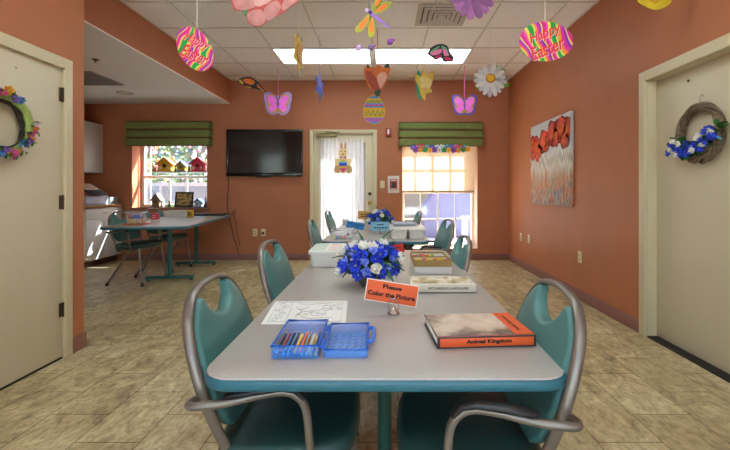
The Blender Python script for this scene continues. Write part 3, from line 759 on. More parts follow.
# clear bin with blocks on the far table
CLEARP = mat('clear_frosted_plastic', '#d9dadd', .25, alpha=.2)
def clear_bin(label, loc, rz, w, d, h):
    t = thing('clear_bin', label, 'bin', loc, rz, 'clear plastic bins')
    b = MB(); e = .003
    b.span((-w / 2, -d / 2, 0), (w / 2, d / 2, e)); b.span((-w / 2, -d / 2, e), (-w / 2 + e, d / 2, h)); b.span((w / 2 - e, -d / 2, e), (w / 2, d / 2, h)); b.span((-w / 2 + e, -d / 2, e), (w / 2 - e, -d / 2 + e, h)); b.span((-w / 2 + e, d / 2 - e, e), (w / 2 - e, d / 2, h))
    b.build('bin_body', CLEARP, t, smooth=0)
    b = MB(); b.tube([(-w / 2, -d / 2, h), (w / 2, -d / 2, h), (w / 2, d / 2, h), (-w / 2, d / 2, h)], .005, 8, closed=True); b.build('bin_rim', mat('frosted_rim', '#e3e3e3', .3), t)
    return t
cb = tab(341.5, 239.5); clear_bin('clear plastic bin standing on the far table beside the deep blue sign', (cb.x, cb.y + .1, TH), 0, .17, .22, .075)
bcol = [('yellow', '#f2d21b'), ('blue', '#2450c8'), ('green', '#1f8a4a'), ('red', '#e01f2a'), ('crimson', '#d0213c'), ('purple', '#7a2a8c'), ('orange', '#f07a1c'), ('white', '#e8e8e8')]
random.seed(3)
for i, (nm, hx) in enumerate(bcol):
    m = mat('block_' + nm, hx, .4)
    x = cb.x - .062 + .022 * (i % 6); y = cb.y + .014 + .03 * (i // 6); z = TH + .004 + (.0 if i != 5 else .026)
    if i == 5: x, y = cb.x + .05, cb.y + .02
    if i > 5: x = cb.x - .04 + .045 * (i - 6)
    r = .0105
    b = MB(); b.box((0, 0, r), (2 * r, 2 * r, 2 * r), .003); b.lathe([(.006, 2 * r), (.006, 2 * r + .004), (.0, 2 * r + .004)], (0, 0, 0), 12)
    o = b.build('toy_block', m, None); o.location = (x, y, z); tag(o, '%s toy block inside the clear bin on the far table' % nm, 'toy block', 'toy blocks in the clear bin')
o = MB().box((0, 0, .03), (.055, .09, .06), .004).build('small_box', mat('pale_grey_box', '#cfcbc6', .6), None); q = tab(345, 224.5); o.location = q; tag(o, 'small pale grey box behind the deep blue sign on the far table', 'box')
b = MB(); b.lathe([(.0, 0), (.05, 0), (.064, .008), (.068, .025), (.066, .032), (.058, .026), (.0, .02)], (0, 0, 0), 28); o = b.build('grey_dish', mat('grey_glaze', '#77727a', .4), None); q = tab(400, 224.5); o.location = q; tag(o, 'round grey dish on the far table beyond the white tubs', 'dish')

# ------------------------------------------------------------------ flower arrangements
BLOOMS = {}
def petal(mb, L, W, cup, M, twist=0.):
    def fn(u, v):
        a = u; wv = W * math.sin(PI * min(1, .12 + .88 * a) ** 1.1) * (1 - .25 * a) if a < 1 else 0
        wv = W * (math.sin(PI * (a ** .75)) * .95 + .05)
        x = (v - .5) * wv
        return (x, L * a * math.cos(cup * a), L * a * math.sin(cup * a) + .9 * x * x / max(W, 1e-4) + .06 * L * math.sin(a * 6 + v * 4 + twist))
    mb.grid(fn, 5, 4, M=M)
def bloom_mesh(key, r, n, cup, mats_n=1, layers=2):
    if key in BLOOMS: return BLOOMS[key]
    mb = MB(); rnd = random.Random(hash(key) % 1000 if False else len(key) * 7 + n)
    for l in range(layers):
        for k in range(n):
            M = Matrix.Rotation(2 * PI * (k + .5 * l) / n + rnd.uniform(-.2, .2), 4, 'Z') @ Matrix.Rotation(rnd.uniform(-.25, .25), 4, 'Y')
            petal(mb, r * (1 - .22 * l), r * .75, cup * (1 + .7 * l) + rnd.uniform(-.2, .25), M, k)
    mb.mi = 1; mb.ball((0, 0, r * .18), (r * .12, r * .12, r * .2), u=8, v=6)
    me = bpy.data.meshes.new(key); mb.bm.to_mesh(me); mb.bm.free()
    me.polygons.foreach_set('use_smooth', [True] * len(me.polygons))
    BLOOMS[key] = me; return me
def leaf_into(mb, base, tip, W, sag=.0):
    base, tip = Vector(base), Vector(tip); d = tip - base; L = d.length; s = d.cross(Vector((0, 0, 1)))
    s = s.normalized() if s.length > 1e-5 else Vector((1, 0, 0)); nrm = s.cross(d).normalized()
    mb.grid(lambda u, v: base + d * u + s * ((v - .5) * W * (math.sin(PI * min(1, u ** .8)) + .02)) + nrm * (L * .18 * math.sin(PI * u) - sag * u * u + .4 * abs(v - .5) * W), 8, 4)
def put(name, me, m, parent, loc, direc, s=1., spin=0.):
    if not me.materials:
        for x in m: me.materials.append(x)
    o = bpy.data.objects.new(name, me); linkobj(o, parent)
    q = Vector(direc).normalized().to_track_quat('Z', 'Y')
    o.rotation_euler = (q @ Matrix.Rotation(spin, 4, 'Z').to_quaternion()).to_euler(); o.location = loc; o.scale = (s, s, s)
    return o
BLUEP = mat('blue_petal', '#3d58e6', .6, var=.4, vscale=28); BLUEP2 = mat('periwinkle_petal', '#8fa0f5', .6, var=.3, vscale=30)
WHITEP = mat('cream_petal', '#f4f0e2', .6); EYE = mat('flower_eye', '#d8c84a', .6); LEAF = mat('leaf_green', '#2f6a28', .5, var=.3, vscale=40); DARKLEAF = mat('dark_leaf', '#1f4a22', .5, var=.3, vscale=30)
def bouquet(label, loc, s, seed, n_blue, n_white):
    t = thing('flower_arrangement', label, 'flowers', loc, 0, 'blue and white flower arrangements')
    rnd = random.Random(seed)
    b = MB(); b.lathe([(0, .0), (.03, .0), (.033, .004), (.044, .016), (.054, .035), (.058, .055), (.054, .055), (.05, .036), (.02, .012), (0, .01)], (0, 0, 0), 28, M=Matrix.Diagonal((s, s, s, 1))); b.build('bowl', mat('silver_bowl', '#9c968a', .28, metal=.85), t)
    b = MB(); b.ball((0, 0, .07 * s), (.05 * s, .05 * s, .04 * s)); 
    for k in range(46):
        a = rnd.uniform(0, 2 * PI); e = rnd.uniform(-.3, 1.2); L = rnd.uniform(.07, .125) * s
        c_ = Vector((math.cos(a) * .03 * s, math.sin(a) * .03 * s, .06 * s))
        leaf_into(b, c_, c_ + Vector((math.cos(a) * math.cos(e), math.sin(a) * math.cos(e), math.sin(e))) * L, .026 * s)
    for (a, e, L) in ((2.2, 1.15, .15), (.7, .95, .17), (.5, .8, .13), (3.6, .35, .13), (5.4, .1, .12)):
        c_ = Vector((math.cos(a) * .03 * s, math.sin(a) * .03 * s, .07 * s))
        leaf_into(b, c_, c_ + Vector((math.cos(a) * math.cos(e), math.sin(a) * math.cos(e), math.sin(e))) * L * s, .02 * s)
    o = b.build('foliage', LEAF, t, smooth=180); o['kind'] = 'stuff'
    N = n_blue + n_white; used = []
    whites = set(rnd.sample(range(N), n_white))
    for k in range(N):
        f = (k + .5) / N
        el = math.asin(min(1, max(-1, -.32 + 1.28 * f))); az = k * 2.39996 + rnd.uniform(-.2, .2)
        d = Vector((math.cos(az) * math.cos(el), math.sin(az) * math.cos(el), math.sin(el)))
        R = Vector((.098, .092, .085)) * s * rnd.uniform(.88, 1.12)
        p = Vector((d.x * R.x, d.y * R.y, .075 * s + d.z * R.z))
        dd = d + Vector((rnd.uniform(-.3, .3), rnd.uniform(-.5, .1), rnd.uniform(-.1, .4)))
        if k in whites: put('white_rose', bloom_mesh('white_bloom_mesh', .034, 6, 1.0, layers=3), (WHITEP, EYE), t, p * 1.04, dd, s * 1.0, rnd.uniform(0, 6))
        elif k % 3 == 0: put('blue_flower', bloom_mesh('periwinkle_bloom_mesh', .034, 5, .55), (BLUEP2, BLUEP), t, p, dd, s * rnd.uniform(.6, .95), rnd.uniform(0, 6))
        else: put('blue_flower', bloom_mesh('blue_bloom_mesh', .038, 6, .7), (BLUEP, EYE), t, p, dd, s * rnd.uniform(.6, .95), rnd.uniform(0, 6))
    return t
q = tab(369, 285)
bouquet('blue and white flowers in a silver bowl on the near table', (q.x, q.y, TH), 1.08, 5, 62, 10)
q = tab(380.5, 229)
bouquet('blue and white flowers on the far table behind the pale blue sign', (q.x, q.y, TH), 1.15, 8, 30, 10)
# ------------------------------------------------------------------ hanging cut-outs
STRINGW = mat('white_string', '#e2dccf', .6); STRINGP = mat('pink_ribbon', '#d8559a', .6); STRINGO = mat('orange_string', '#d9702e', .6); STRINGB = mat('violet_string', '#8a86c0', .6)
class Cut:
    """a printed card cut-out hanging from the ceiling; shapes are given in photo pixels around its centre"""
    def __init__(s, name, label, cat, px, py, Y, yaw=0., pitch=0.):
        s.px, s.py, s.Y, s.k = px, py, Y, Y / F
        s.t = thing(name, label, cat, (wx(px, Y), Y, wz(py, Y)), yaw, 'spring cut-outs hanging from the ceiling')
    def pt(s, x, y): return ((x - s.px) * s.k, (s.py - y) * s.k)
    def layer(s, name, m, polys, k=0, parent=None, th=.0015, smooth=3, raw=False):
        for i, p in enumerate(polys):
            q = p if raw else [s.pt(*a) for a in p]
            if smooth: q = sp2(q, smooth)
            t = -.0016 * k
            o = MB().prism(q, t - th, t).build(name, m, parent or s.t, smooth=0)
        return o
    def string(s, top_px, top_py, m=None, r=.0016, ceil=True):
        a, c = s.pt(top_px, top_py); z1 = ZC - s.t.location.z
        MB().tube([(a, 0, c), (a, 0, z1 - .006)], r, 6).build('string', m or STRINGW, s.t)
        MB().box((a, 0, z1 - .006), (.012, .02, .008), .002).build('ceiling_clip', STRINGW, s.t)
def egg_pts(cx, cy, a, b, rot=0., n=28, taper=.16):
    o = []
    for i in range(n):
        t = 2 * PI * i / n
        x = a * math.cos(t); y = b * math.sin(t); y *= (1 - taper * math.cos(t) * .0); x2 = x; y2 = y * (1 - taper * x / a)
        o.append((cx + x2 * math.cos(rot) - y2 * math.sin(rot), cy + x2 * math.sin(rot) + y2 * math.cos(rot)))
    return o
def ell(cx, cy, a, b, rot=0., n=16): return egg_pts(cx, cy, a, b, rot, n, 0)
def swirl_mat(name, rot, scale, seed):
    m, nt, b = nodemat(name); v = mapping(nt, (1, 1, 1), (seed, 0, seed), (0, rot, 0))
    w = nt.nodes.new('ShaderNodeTexWave'); w.wave_type = 'BANDS'; w.bands_direction = 'X'; w.inputs['Scale'].default_value = scale; w.inputs['Distortion'].default_value = 5.5; w.inputs['Detail'].default_value = 1.; w.inputs['Detail Scale'].default_value = 1.6; w.wave_profile = 'SAW'
    nt.links.new(v, w.inputs['Vector'])
    r = ramp(nt, [(0, '#d81f8c'), (.18, '#f0559f'), (.26, '#e0d84a'), (.34, '#1f9c45'), (.52, '#c8d860'), (.60, '#f0862a'), (.70, '#d42a9a'), (.82, '#8a2aa8'), (.93, '#e6d84a')], 'CONSTANT')
    nt.links.new(w.outputs['Color'], r.inputs['Fac']); nt.links.new(r.outputs['Color'], b.inputs['Base Color']); b.inputs['Roughness'].default_value = .45
    return m
REDINK = mat('red_lettering', '#e2322f', .5); PINKW = mat('pale_pink_shadow', '#f2b7c6', .5)
def easter_egg(label, px, py, Y, a, b, rot, trot, taper, sm, spx, tx=(0, -6, 0, 9), tw=27):
    c = Cut('hanging_egg', label, 'egg decoration', px, py, Y)
    pts = egg_pts(px, py, a, b, rot, 30, taper)
    c.layer('egg_card', sm, [pts], 0, smooth=0, th=.003)
    k = c.k
    for (word, dx, dy, w_, h_) in (('Happy', tx[0], tx[1], tw, 13), ('Easter', tx[2], tx[3], tw + 2, 13)):
        for mm, off, dd, bd in ((PINKW, .8, -.0038, .015), (REDINK, 0, -.0044, .018)):
            M = Matrix.Translation((((dx + off * .7) * k), dd, (-(dy + off * .7)) * k)) @ Matrix.Rotation(trot, 4, 'Y') @ UP
            lettering(word, mm, c.t, width=w_ * k, height=h_ * k, M=M, shear=.3, bold=bd, name='lettering' if mm is REDINK else 'letter_shadow')
    top = max(pts, key=lambda p: -p[1])
    c.string(spx, top[1] + 1, r=.003)
    return c
easter_egg('bright striped egg reading Happy Easter hanging in front of the terracotta header', 195, 49, 2.9, 24.5, 16, math.radians(58), math.radians(24), .0, swirl_mat('stripe_egg_print', -.35, 2.9, 1.3), 197, (2, -7, 0, 6))
easter_egg('bright swirled egg reading Happy Easter hanging near the plain terracotta wall', 546, 41.5, 2.9, 27, 20, math.radians(0), math.radians(-22), .06, swirl_mat('swirl_egg_print', .6, 2.3, 4.1), 545, (-1, -7, 1, 7), 34)

# pink rose
ROSE = mat('rose_pink', '#b06f68', .6, var=.22, vscale=14); ROSE2 = mat('rose_deep', '#a5372f', .6, var=.2, vscale=16); ROSE3 = mat('rose_pale', '#c08a82', .6, var=.18, vscale=16)
c = Cut('hanging_rose', 'large pink rose cut-out hanging high beside the striped egg', 'flower decoration', 264, 0, 2.9)
c.layer('outer_petal', ROSE2, [[(231, 2), (236, 11), (247, 9), (247, 20), (254, 26), (262, 26), (267, 22), (272, 18), (282, 14), (291, 7), (298, 1), (299, -14), (288, -28), (262, -33), (240, -27), (230, -12)]], 0, th=.003)
pet = c.layer('petal', ROSE, [[(233, 1), (238, 10), (252, 8.5), (256, 4), (248, -4), (236, -6)], [(247.5, 15), (249, 21), (255, 25.5), (262, 25), (266, 19), (263, 11), (254, 10)], [(264, 11), (268, 21), (277, 15), (281, 6), (276, 1), (268, 5)], [(282, 5), (284, 11), (297, 1), (297, -5), (288, -4)]], 2)
c.layer('inner_petal', ROSE3, [[(258, 7), (270, 2), (276, -5), (268, -10), (257, -6), (254, 1)], [(240, -8), (250, -5), (258, -10), (262, -22), (250, -25), (239, -18)], [(266, -12), (278, -6), (290, -10), (288, -22), (272, -26)]], 3)
c.layer('leaf', LEAF, [[(243, 14.5), (246, 15), (249, 10), (247, 8)]], 1)
c.string(264, -30)
# purple flower
PUR = mat('purple_petal', '#6d2f60', .6, var=.25, vscale=24); PUR2 = mat('magenta_petal', '#854273', .6, var=.2, vscale=24)
c = Cut('hanging_flower', 'purple many-petalled flower cut-out hanging by the square ceiling vent', 'flower decoration', 473, -5, 2.9)
def petals(cx, cy, r0, r1, n, w, ph=0., sq=1.): 
    o = []
    for k in range(n):
        a = 2 * PI * k / n + ph; ca, sa = math.cos(a), math.sin(a); r = r1 * (1 + .06 * math.sin(k * 5))
        o.append([(cx + (ca * u - sa * v) , cy + (sa * u + ca * v) * sq) for (u, v) in ((r0, -w * .3), (r * .6, -w * .5), (r * .92, -w * .38), (r, 0), (r * .92, w * .38), (r * .6, w * .5), (r0, w * .3))])
    return o
for i, p in enumerate(petals(473, -5, 3, 24.5, 16, 8.5, .1, .97)): c.layer('petal', PUR if i % 2 else PUR2, [p], i % 2, th=.002)
c.layer('flower_centre', mat('dark_purple_eye', '#5c2350', .6), [ell(473, -5, 6, 6)], 2)
c.string(473, -8)
# yellow thing at the top edge
c = Cut('hanging_tulip', 'yellow petal-tipped cut-out hanging over the plain door side', 'flower decoration', 654, -8, 2.6)
c.layer('petal', mat('lemon_petal', '#d8c22a', .6, var=.15, vscale=18), [[(636, -8), (637, 1), (644, 6), (655, 10), (665, 7), (671, 2), (673, -8), (664, -26), (645, -26)]], 0, th=.003)
c.layer('centre_petal', mat('gold_petal', '#c9a21f', .6), [[(646, -20), (645, -5), (655, 4), (664, -5), (662, -20)]], 2)
c.string(654, -24)
# two edge-on cut-outs
c = Cut('hanging_daffodil', 'golden yellow flower cut-out turned nearly edge-on under the lamp', 'flower decoration', 299, 55, 3.2, 1.54)
c.layer('petal', mat('golden_petal', '#c79a17', .6, var=.3, vscale=20), [[(296, 33), (304, 38), (318, 40), (312, 52), (318, 64), (304, 66), (298, 77), (290, 66), (276, 64), (282, 52), (278, 42), (290, 42)]], 0, th=.004)
c.layer('trumpet', mat('amber_petal', '#b8801a', .6), [ell(298, 54, 10, 10)], 3, th=.006)
c.layer('leaf', mat('blue_green_leaf', '#2f6f6a', .6), [[(310, 33), (314, 36), (312, 44), (308, 40)], [(305, 62), (311, 66), (306, 76), (303, 70)]], -2)
c.string(297, 35)
c = Cut('hanging_iris', 'blue violet iris cut-out turned nearly edge-on in front of the television wall', 'flower decoration', 319.5, 88, 4.6, 1.40)
c.layer('petal', mat('iris_blue', '#3a52c4', .6, var=.4, vscale=24), [[(318, 72), (324, 80), (333, 80), (328, 88), (332, 94), (322, 92), (319, 103), (315, 92), (306, 94), (311, 86), (306, 79), (315, 80)]], 0, th=.004)
c.layer('standard', mat('iris_violet', '#7a6cc8', .6), [[(316, 74), (322, 74), (325, 84), (319, 88), (313, 84)]], 2, th=.003)
c.layer('leaf', mat('teal_leaf', '#1f7f7a', .6), [[(325, 88), (330, 92), (326, 99)], [(311, 88), (308, 96), (313, 94)]], -2)
c.string(319, 74, STRINGB)
# butterflies
def butterfly(label, px, py, Y, s, rim, mid, wing, body, sm, spx, yaw=0., ribbon=None, r=.0016):
    c = Cut('hanging_butterfly', label, 'butterfly decoration', px, py, Y, yaw)
    H = [(0, -7), (3, -8), (8, -11.5), (13, -10), (14, -5), (12.5, 0), (12, 5), (9, 10), (4, 11.5), (0, 9.5)]
    full = lambda f, dy=0: [(px + x * s * f, py + y * s * f + dy) for x, y in H] + [(px - x * s * f, py + y * s * f + dy) for x, y in H[-2:0:-1]]
    o = c.layer('outline_card', rim, [full(1.)], 0, th=.003)
    c.layer('inner_border', mid, [full(.84)], 1)
    U = [(1, -2), (4, -6.5), (9, -8.2), (10.6, -5), (8, .5), (3, 1)]; D = [(1, 1.5), (7, 1.2), (9, 4), (7.6, 7.8), (4, 8), (1.2, 5)]
    c.layer('wing', wing, [[(px + g * x * s, py + y * s) for x, y in w_] for g in (1, -1) for w_ in (U, D)], 2)
    c.layer('body', body, [ell(px, py, .9 * s, 5.5 * s), ell(px - 1.6 * s, py - 6 * s, .9 * s, 1.1 * s), ell(px + 1.6 * s, py - 6 * s, .9 * s, 1.1 * s)], 3)
    c.string(spx, py - 7 * s, ribbon or STRINGP, r=r)
    return c
LAV = mat('lavender_card', '#9a7fc4', .55); GOLDB = mat('gold_border', '#b8901f', .55); PINKWING = mat('pink_wing', '#ef6ed6', .55, var=.12, vscale=20); VIOL = mat('violet_body', '#6a4aa8', .55)
VIOLC = mat('violet_card', '#5a44b0', .55)
butterfly('pink butterfly cut-out with lavender edge hanging in front of the television', 278, 103.5, 5.9, 1.0, LAV, GOLDB, PINKWING, VIOL, None, 278, 0, None, .006)
butterfly('pink butterfly cut-out with deep violet edge hanging over the peach window', 464.5, 105, 5.7, .9, VIOLC, GOLDB, PINKWING, VIOL, None, 464.5, 0, None, .005)
BLK = mat('wing_black', '#22252c', .55)
c = Cut('hanging_butterfly', 'orange and black butterfly cut-out seen tilted beside the header', 'butterfly decoration', 251, 85, 4.4)
c.layer('wing', BLK, [[(238, 80), (243, 77.5), (251, 77), (258, 82), (263, 88), (266, 92), (262, 91), (255, 88.5), (252, 89), (246, 86), (241, 84.5)]], 0, th=.003)
c.layer('wing_cell', mat('monarch_orange', '#ee7a25', .55), [[(243, 79.5), (250, 78.5), (255, 82), (252, 85), (246, 83)], [(257, 84), (262, 89), (258, 87.5)]], 1)
c.layer('wing_edge', mat('pale_yellow_spot', '#e6c94a', .55), [[(239, 80.5), (241, 80), (244, 84), (241, 83.5)], [(246, 86), (250, 87), (252, 88.3), (248, 87.3)], [(261, 89), (265, 91.5), (262, 90.8)]], 2)
c.string(254, 79)
c = Cut('hanging_butterfly', 'pink, green and black butterfly cut-out hanging across the lit ceiling panel', 'butterfly decoration', 441, 53.5, 4.0)
c.layer('wing', BLK, [[(427.5, 53), (432, 47), (440, 44), (447, 46), (450, 52), (454, 58), (453, 60.5), (454.5, 63), (451, 61.5), (444, 62), (441, 58), (436, 60), (430, 56)]], 0, th=.003)
c.layer('wing_band', mat('wing_green', '#6fae7c', .55), [[(430, 52), (436, 47.5), (440, 46), (436, 51), (432, 54)], [(441, 46), (446, 47.5), (448, 52), (444, 52)]], 1)
c.layer('wing_cell', mat('wing_pink', '#ee82b0', .55), [[(430, 53.5), (436, 50.5), (441, 49), (441, 53), (434, 55.5)], [(443, 49), (446.5, 51), (449, 55.5), (444, 55.5)]], 2)
c.layer('hind_wing', mat('wing_crimson', '#cf2a5c', .55), [[(435, 57), (440, 55), (441, 57.5), (437, 59)], [(444, 57.5), (450, 57.5), (452, 60), (446, 60.5)]], 2)
c.string(441.5, 45)
# dragonfly with beads
c = Cut('hanging_dragonfly', 'orange and green winged dragonfly cut-out hanging with little beads under it', 'dragonfly decoration', 372, 14, 3.2)
DG = mat('dragonfly_green', '#a8a628', .55); DO = mat('dragonfly_orange', '#ef7a1e', .55)
W4 = [[(371, 13), (364, 18), (356, 27), (355, 32), (361, 32), (367, 25), (372, 16)], [(371, 15), (368, 25), (368, 35), (371, 38), (375, 33), (374.5, 22), (373, 14)], [(372, 12), (379, 5), (388, 1.5), (392, 3), (389, 8), (380, 13), (373, 14)], [(372, 11), (374, 2), (379, -6), (385, -9), (384, -2), (378, 7)]]
for q in W4:
    gx, gy = sum(a for a, _ in q) / len(q), sum(b for _, b in q) / len(q)
    wg = c.layer('wing', DG, [q], 0, th=.003)
    c.layer('wing_spot', DO, [[(gx + (a - gx) * .55, gy + (b - gy) * .62) for a, b in q]], 2, wg)
bd = c.layer('body', mat('dragonfly_violet', '#a06ac8', .55), [[(369, 11), (371.5, 11.5), (381, 20), (390, 27), (389.5, 28.3), (380, 22.5), (370, 15)], ell(370, 12.5, 2.2, 2.2)], 3)
c.layer('head', mat('dragonfly_head', '#c9b0dc', .55), [ell(367, 10.5, 2, 1.8)], 3)
for (bx_1, by_1, mn, hx) in ((358, 48, 'lilac_bead', '#b48fc0'), (371, 47.5, 'mauve_bead', '#8f6a9c'), (390, 42, 'plum_bead', '#8a3f9c')):
    a, z = c.pt(bx_1, by_1); mb = MB(); r = 3.1 * c.k; mb.ball((a, 0, z), (r, r * .8, r)); mb.ball((a + r * .9, 0, z + r * .7), (r * .7, r * .5, r * .5)); bd_ = mb.build('bead', mat(mn, hx, .35, var=.3, vscale=60), c.t)
    a1, z1 = c.pt(bx_1 - (.0), 34 if bx_1 > 380 else 36); MB().tube([(a, 0, z), c.t.location * 0 + Vector((c.pt(389 if bx_1 > 380 else (359 if bx_1 < 365 else 371), 28 if bx_1 != 371 else 37)[0], 0, c.pt(0, 28 if bx_1 != 371 else 36)[1]))], .0006, 5).build('bead_thread', STRINGW, bd_)
c.string(372, 10)
# tulip, patterned egg
c = Cut('hanging_tulip', 'orange tulip cut-out hanging above the patterned egg', 'flower decoration', 377.5, 80, 4.46)
TO = mat('tulip_orange', '#d9691f', .55, var=.25, vscale=22); TD = mat('tulip_dark', '#a83f1c', .55, var=.2, vscale=22); TP = mat('tulip_pale', '#e0a58c', .55, var=.15, vscale=22)
c.layer('outer_petal', TO, [[(364.5, 68), (369, 66), (374, 68), (379, 65.5), (384, 67.5), (390.5, 67), (388, 77), (384, 86), (379, 93), (374, 92), (368, 85), (365, 77)]], 0, th=.003)
c.layer('front_petal', TD, [[(366, 71), (371, 72), (376, 78), (379, 86), (376, 91), (370, 86), (367, 79)]], 2)
c.layer('pale_petal', TP, [[(377, 76), (384, 72), (387, 76), (384, 84), (380, 88)]], 2)
c.layer('leaf', DARKLEAF, [[(367, 68), (367.5, 63.5), (370, 67)], [(384, 67), (388, 63), (389, 68)], [(374, 91), (377, 88), (381, 91), (379, 96), (376, 96)]], 1)
c.string(377.5, 67, STRINGO, r=.004)
c = Cut('hanging_egg', 'patterned egg cut-out with blue, yellow and zigzag green bands under the tulip', 'egg decoration', 374, 109.5, 4.9)
E = egg_pts(374, 109.5, 14.8, 11, -PI / 2, 32, .14)
EY = mat('egg_yellow', '#e8c31f', .5); EB = mat('egg_blue', '#4f9fe0', .5); EGN = mat('egg_green', '#2f9a5c', .5); EPK = mat('egg_pink', '#c66ad0', .5); ERD = mat('egg_red', '#e04a3c', .5)
c.layer('egg_card', EY, [E], 0, smooth=0, th=.003)
def ew(y):
    xs = [abs(a - 374) for a, b in E if abs(b - y) < 1.6]; return (sum(xs) / len(xs) if xs else 8) * .97
def band(name, m, y0, y1, k):
    c.layer(name, m, [[(374 - ew(y0), y0), (374 + ew(y0), y0), (374 + ew((y0 + y1) / 2), (y0 + y1) / 2), (374 + ew(y1), y1), (374 - ew(y1), y1), (374 - ew((y0 + y1) / 2), (y0 + y1) / 2)]], k, smooth=0)
band('blue_band', EB, 96.2, 98.4, 1); band('blue_band', EB, 103.2, 107.6, 1); band('blue_band', EB, 117.6, 120.4, 1); band('blue_band', EB, 121.8, 123.6, 1)
band('pink_band', EPK, 104.5, 106.3, 2); band('pink_band', EPK, 118.3, 121.8, 2)
for y, m, n, a in ((100.8, EGN, 9, 1.1), (112.5, EGN, 9, 2.2)):
    w_ = ew(y) * .95; P1 = [(374 - w_ + 2 * w_ * i / n, y + (a if i % 2 else -a)) for i in range(n + 1)]
    c.layer('zigzag', m, [P1 + [(x, yy + 1.4) for x, yy in P1[::-1]]], 2, smooth=0)
c.layer('dot', ERD, [ell(374 + 4.4 * i, 105.4, .9, .9, 0, 10) for i in (-1.6, -.6, .6, 1.6)], 3, smooth=0)
c.string(376, 96, STRINGO, r=.003)
# daffodil
c = Cut('hanging_daffodil', 'pale yellow daffodil cut-out hanging over the back door frame', 'flower decoration', 425, 84, 4.6)
DY = mat('daffodil_yellow', '#e0c050', .6, var=.12, vscale=22); DF = mat('daffodil_pale', '#e8d488', .6, var=.1, vscale=22)
c.layer('leaf', mat('sage_leaf', '#2f9a6a', .6), [[(416, 76), (419, 70), (421, 80), (419, 92), (422, 99), (417, 96)]], 0, th=.002)
c.layer('back_petal', DY, [[(423, 68), (427, 75), (433, 71), (433, 80), (430, 86), (432, 92), (426, 94), (425, 101), (421, 95), (419, 88), (415.5, 80), (416, 74), (421, 77)]], 1, th=.003)
c.layer('trumpet', DF, [[(420, 79), (425, 77), (431, 80), (431, 86), (426, 90), (421, 87)]], 3)
c.layer('trumpet_mouth', mat('peach_mouth', '#e2a86a', .6), [ell(424.5, 89, 2.6, 1.4)], 4)
c.string(424, 70)
# daisy
c = Cut('hanging_daisy', 'white daisy cut-out with golden centre hanging by the wall corner', 'flower decoration', 490.5, 79.5, 4.3)
DW = mat('daisy_white', '#d9d6d2', .6); DW2 = mat('daisy_grey', '#c3c2c6', .6)
for i, p in enumerate(petals(490.5, 80, 3.5, 16.5, 17, 4.6, .15)): c.layer('petal', DW if i % 2 else DW2, [p], 1 + i % 2, th=.002)
c.layer('flower_centre', mat('daisy_ring', '#b8791c', .6), [ell(490.5, 78.5, 4.9, 4.6)], 4); c.layer('flower_eye', mat('daisy_gold', '#e8b31f', .6), [ell(490.5, 78.2, 3.6, 3.3)], 5)
c.layer('leaf', mat('daisy_leaf', '#6a9a3a', .6), [[(476, 84), (483, 80), (484, 86), (477, 89)], [(493, 66), (497, 65), (498, 70), (494, 72)], [(502, 82), (509, 83), (508, 87), (502, 86)], [(500, 70), (505, 69), (504, 74)]], 0)
c.string(490.5, 66)

# flower garland under the second valance
ga = thing('flower_garland', 'garland of small bright paper flowers pinned under the green valance', 'garland', (wx(440.5, YB - .15), YB - .15, wz(148.5, YB - .15)))
gcol = ['#2f62c8', '#3a9a4a', '#e86a9c', '#f0b82a', '#d8402f', '#8a4ab0', '#4fb0c8', '#f08a3a']
random.seed(12); kk = (YB - .15) / F
for i in range(24):
    px = 413 + 55 * i / 23; py = 148.6 + (1.4 if i % 2 else -1.2) + random.uniform(-.6, .6)
    if 436 < px < 444: col = '#e8e6ea'
    else: col = gcol[(i * 5) % 8]
    mb = MB(); a, z = (px - 440.5) * kk, (148.5 - py) * kk; r = 2.6 * kk
    for q in petals(a, z, r * .1, r * 1.1, 5, r * .95, i): mb.prism(q, -.006 - .003 * (i % 2), -.003 * (i % 2))
    mb.mi = 1; mb.prism(ell(a, z, r * .35, r * .35, 0, 10), -.012, -.004)
    mb.build('paper_flower', [mat('paper_' + col[1:], col, .6), mat('paper_' + gcol[(i * 3 + 2) % 8][1:], gcol[(i * 3 + 2) % 8], .6)], ga, smooth=0)
MB().tube([((413 - 440.5) * kk, .002, .004), (0, .002, 0), ((468 - 440.5) * kk, .002, .004)], .002, 6).build('garland_cord', STRINGW, ga)

# bunny on the curtain
Y = YB - .075
c = thing('bunny_cutout', 'pale yellow bunny cut-out holding a striped egg on the door curtain', 'bunny decoration', (wx(343, Y), Y, wz(158, Y)))
kB = Y / F
def bl(name, m, polys, k, sm=3):
    for p in polys:
        q = [((x - 343) * kB, (158 - y) * kB) for x, y in p]
        MB().prism(sp2(q, sm) if sm else q, -.0016 * k - .002, -.0016 * k).build(name, m, c, smooth=0)
BY = mat('bunny_cream', '#ecd59a', .6); BT = mat('bunny_tan', '#c9a06a', .6); BPk = mat('bunny_pink', '#e07a8a', .6)
bl('ear', BT, [[(341, 150), (340.2, 144), (342, 142.6), (343, 149)], [(344, 149), (344.8, 142.6), (346.2, 144), (345.6, 150)]], 0); bl('inner_ear', BPk, [[(341.6, 149), (341.4, 145), (342.3, 148)], [(344.6, 148), (345.2, 145), (345, 149)]], 2)
bl('body', BY, [ell(343, 165.5, 7.6, 8.2)], 0)
bl('foot', BT, [ell(337, 169.5, 3.2, 4), ell(349, 169.5, 3.2, 4)], 1); bl('paw', BY, [ell(336.8, 161.5, 2.2, 3.2), ell(349.2, 161.5, 2.2, 3.2)], 1)
bl('head', BY, [ell(343, 152.5, 4.8, 4.4)], 2); bl('muzzle', BT, [ell(343, 154.5, 1.6, 1.2)], 3); bl('nose', BPk, [ell(343, 153.3, .7, .5)], 4); bl('eye', INK, [ell(341.2, 151.3, .5, .7), ell(344.8, 151.3, .5, .7)], 4)
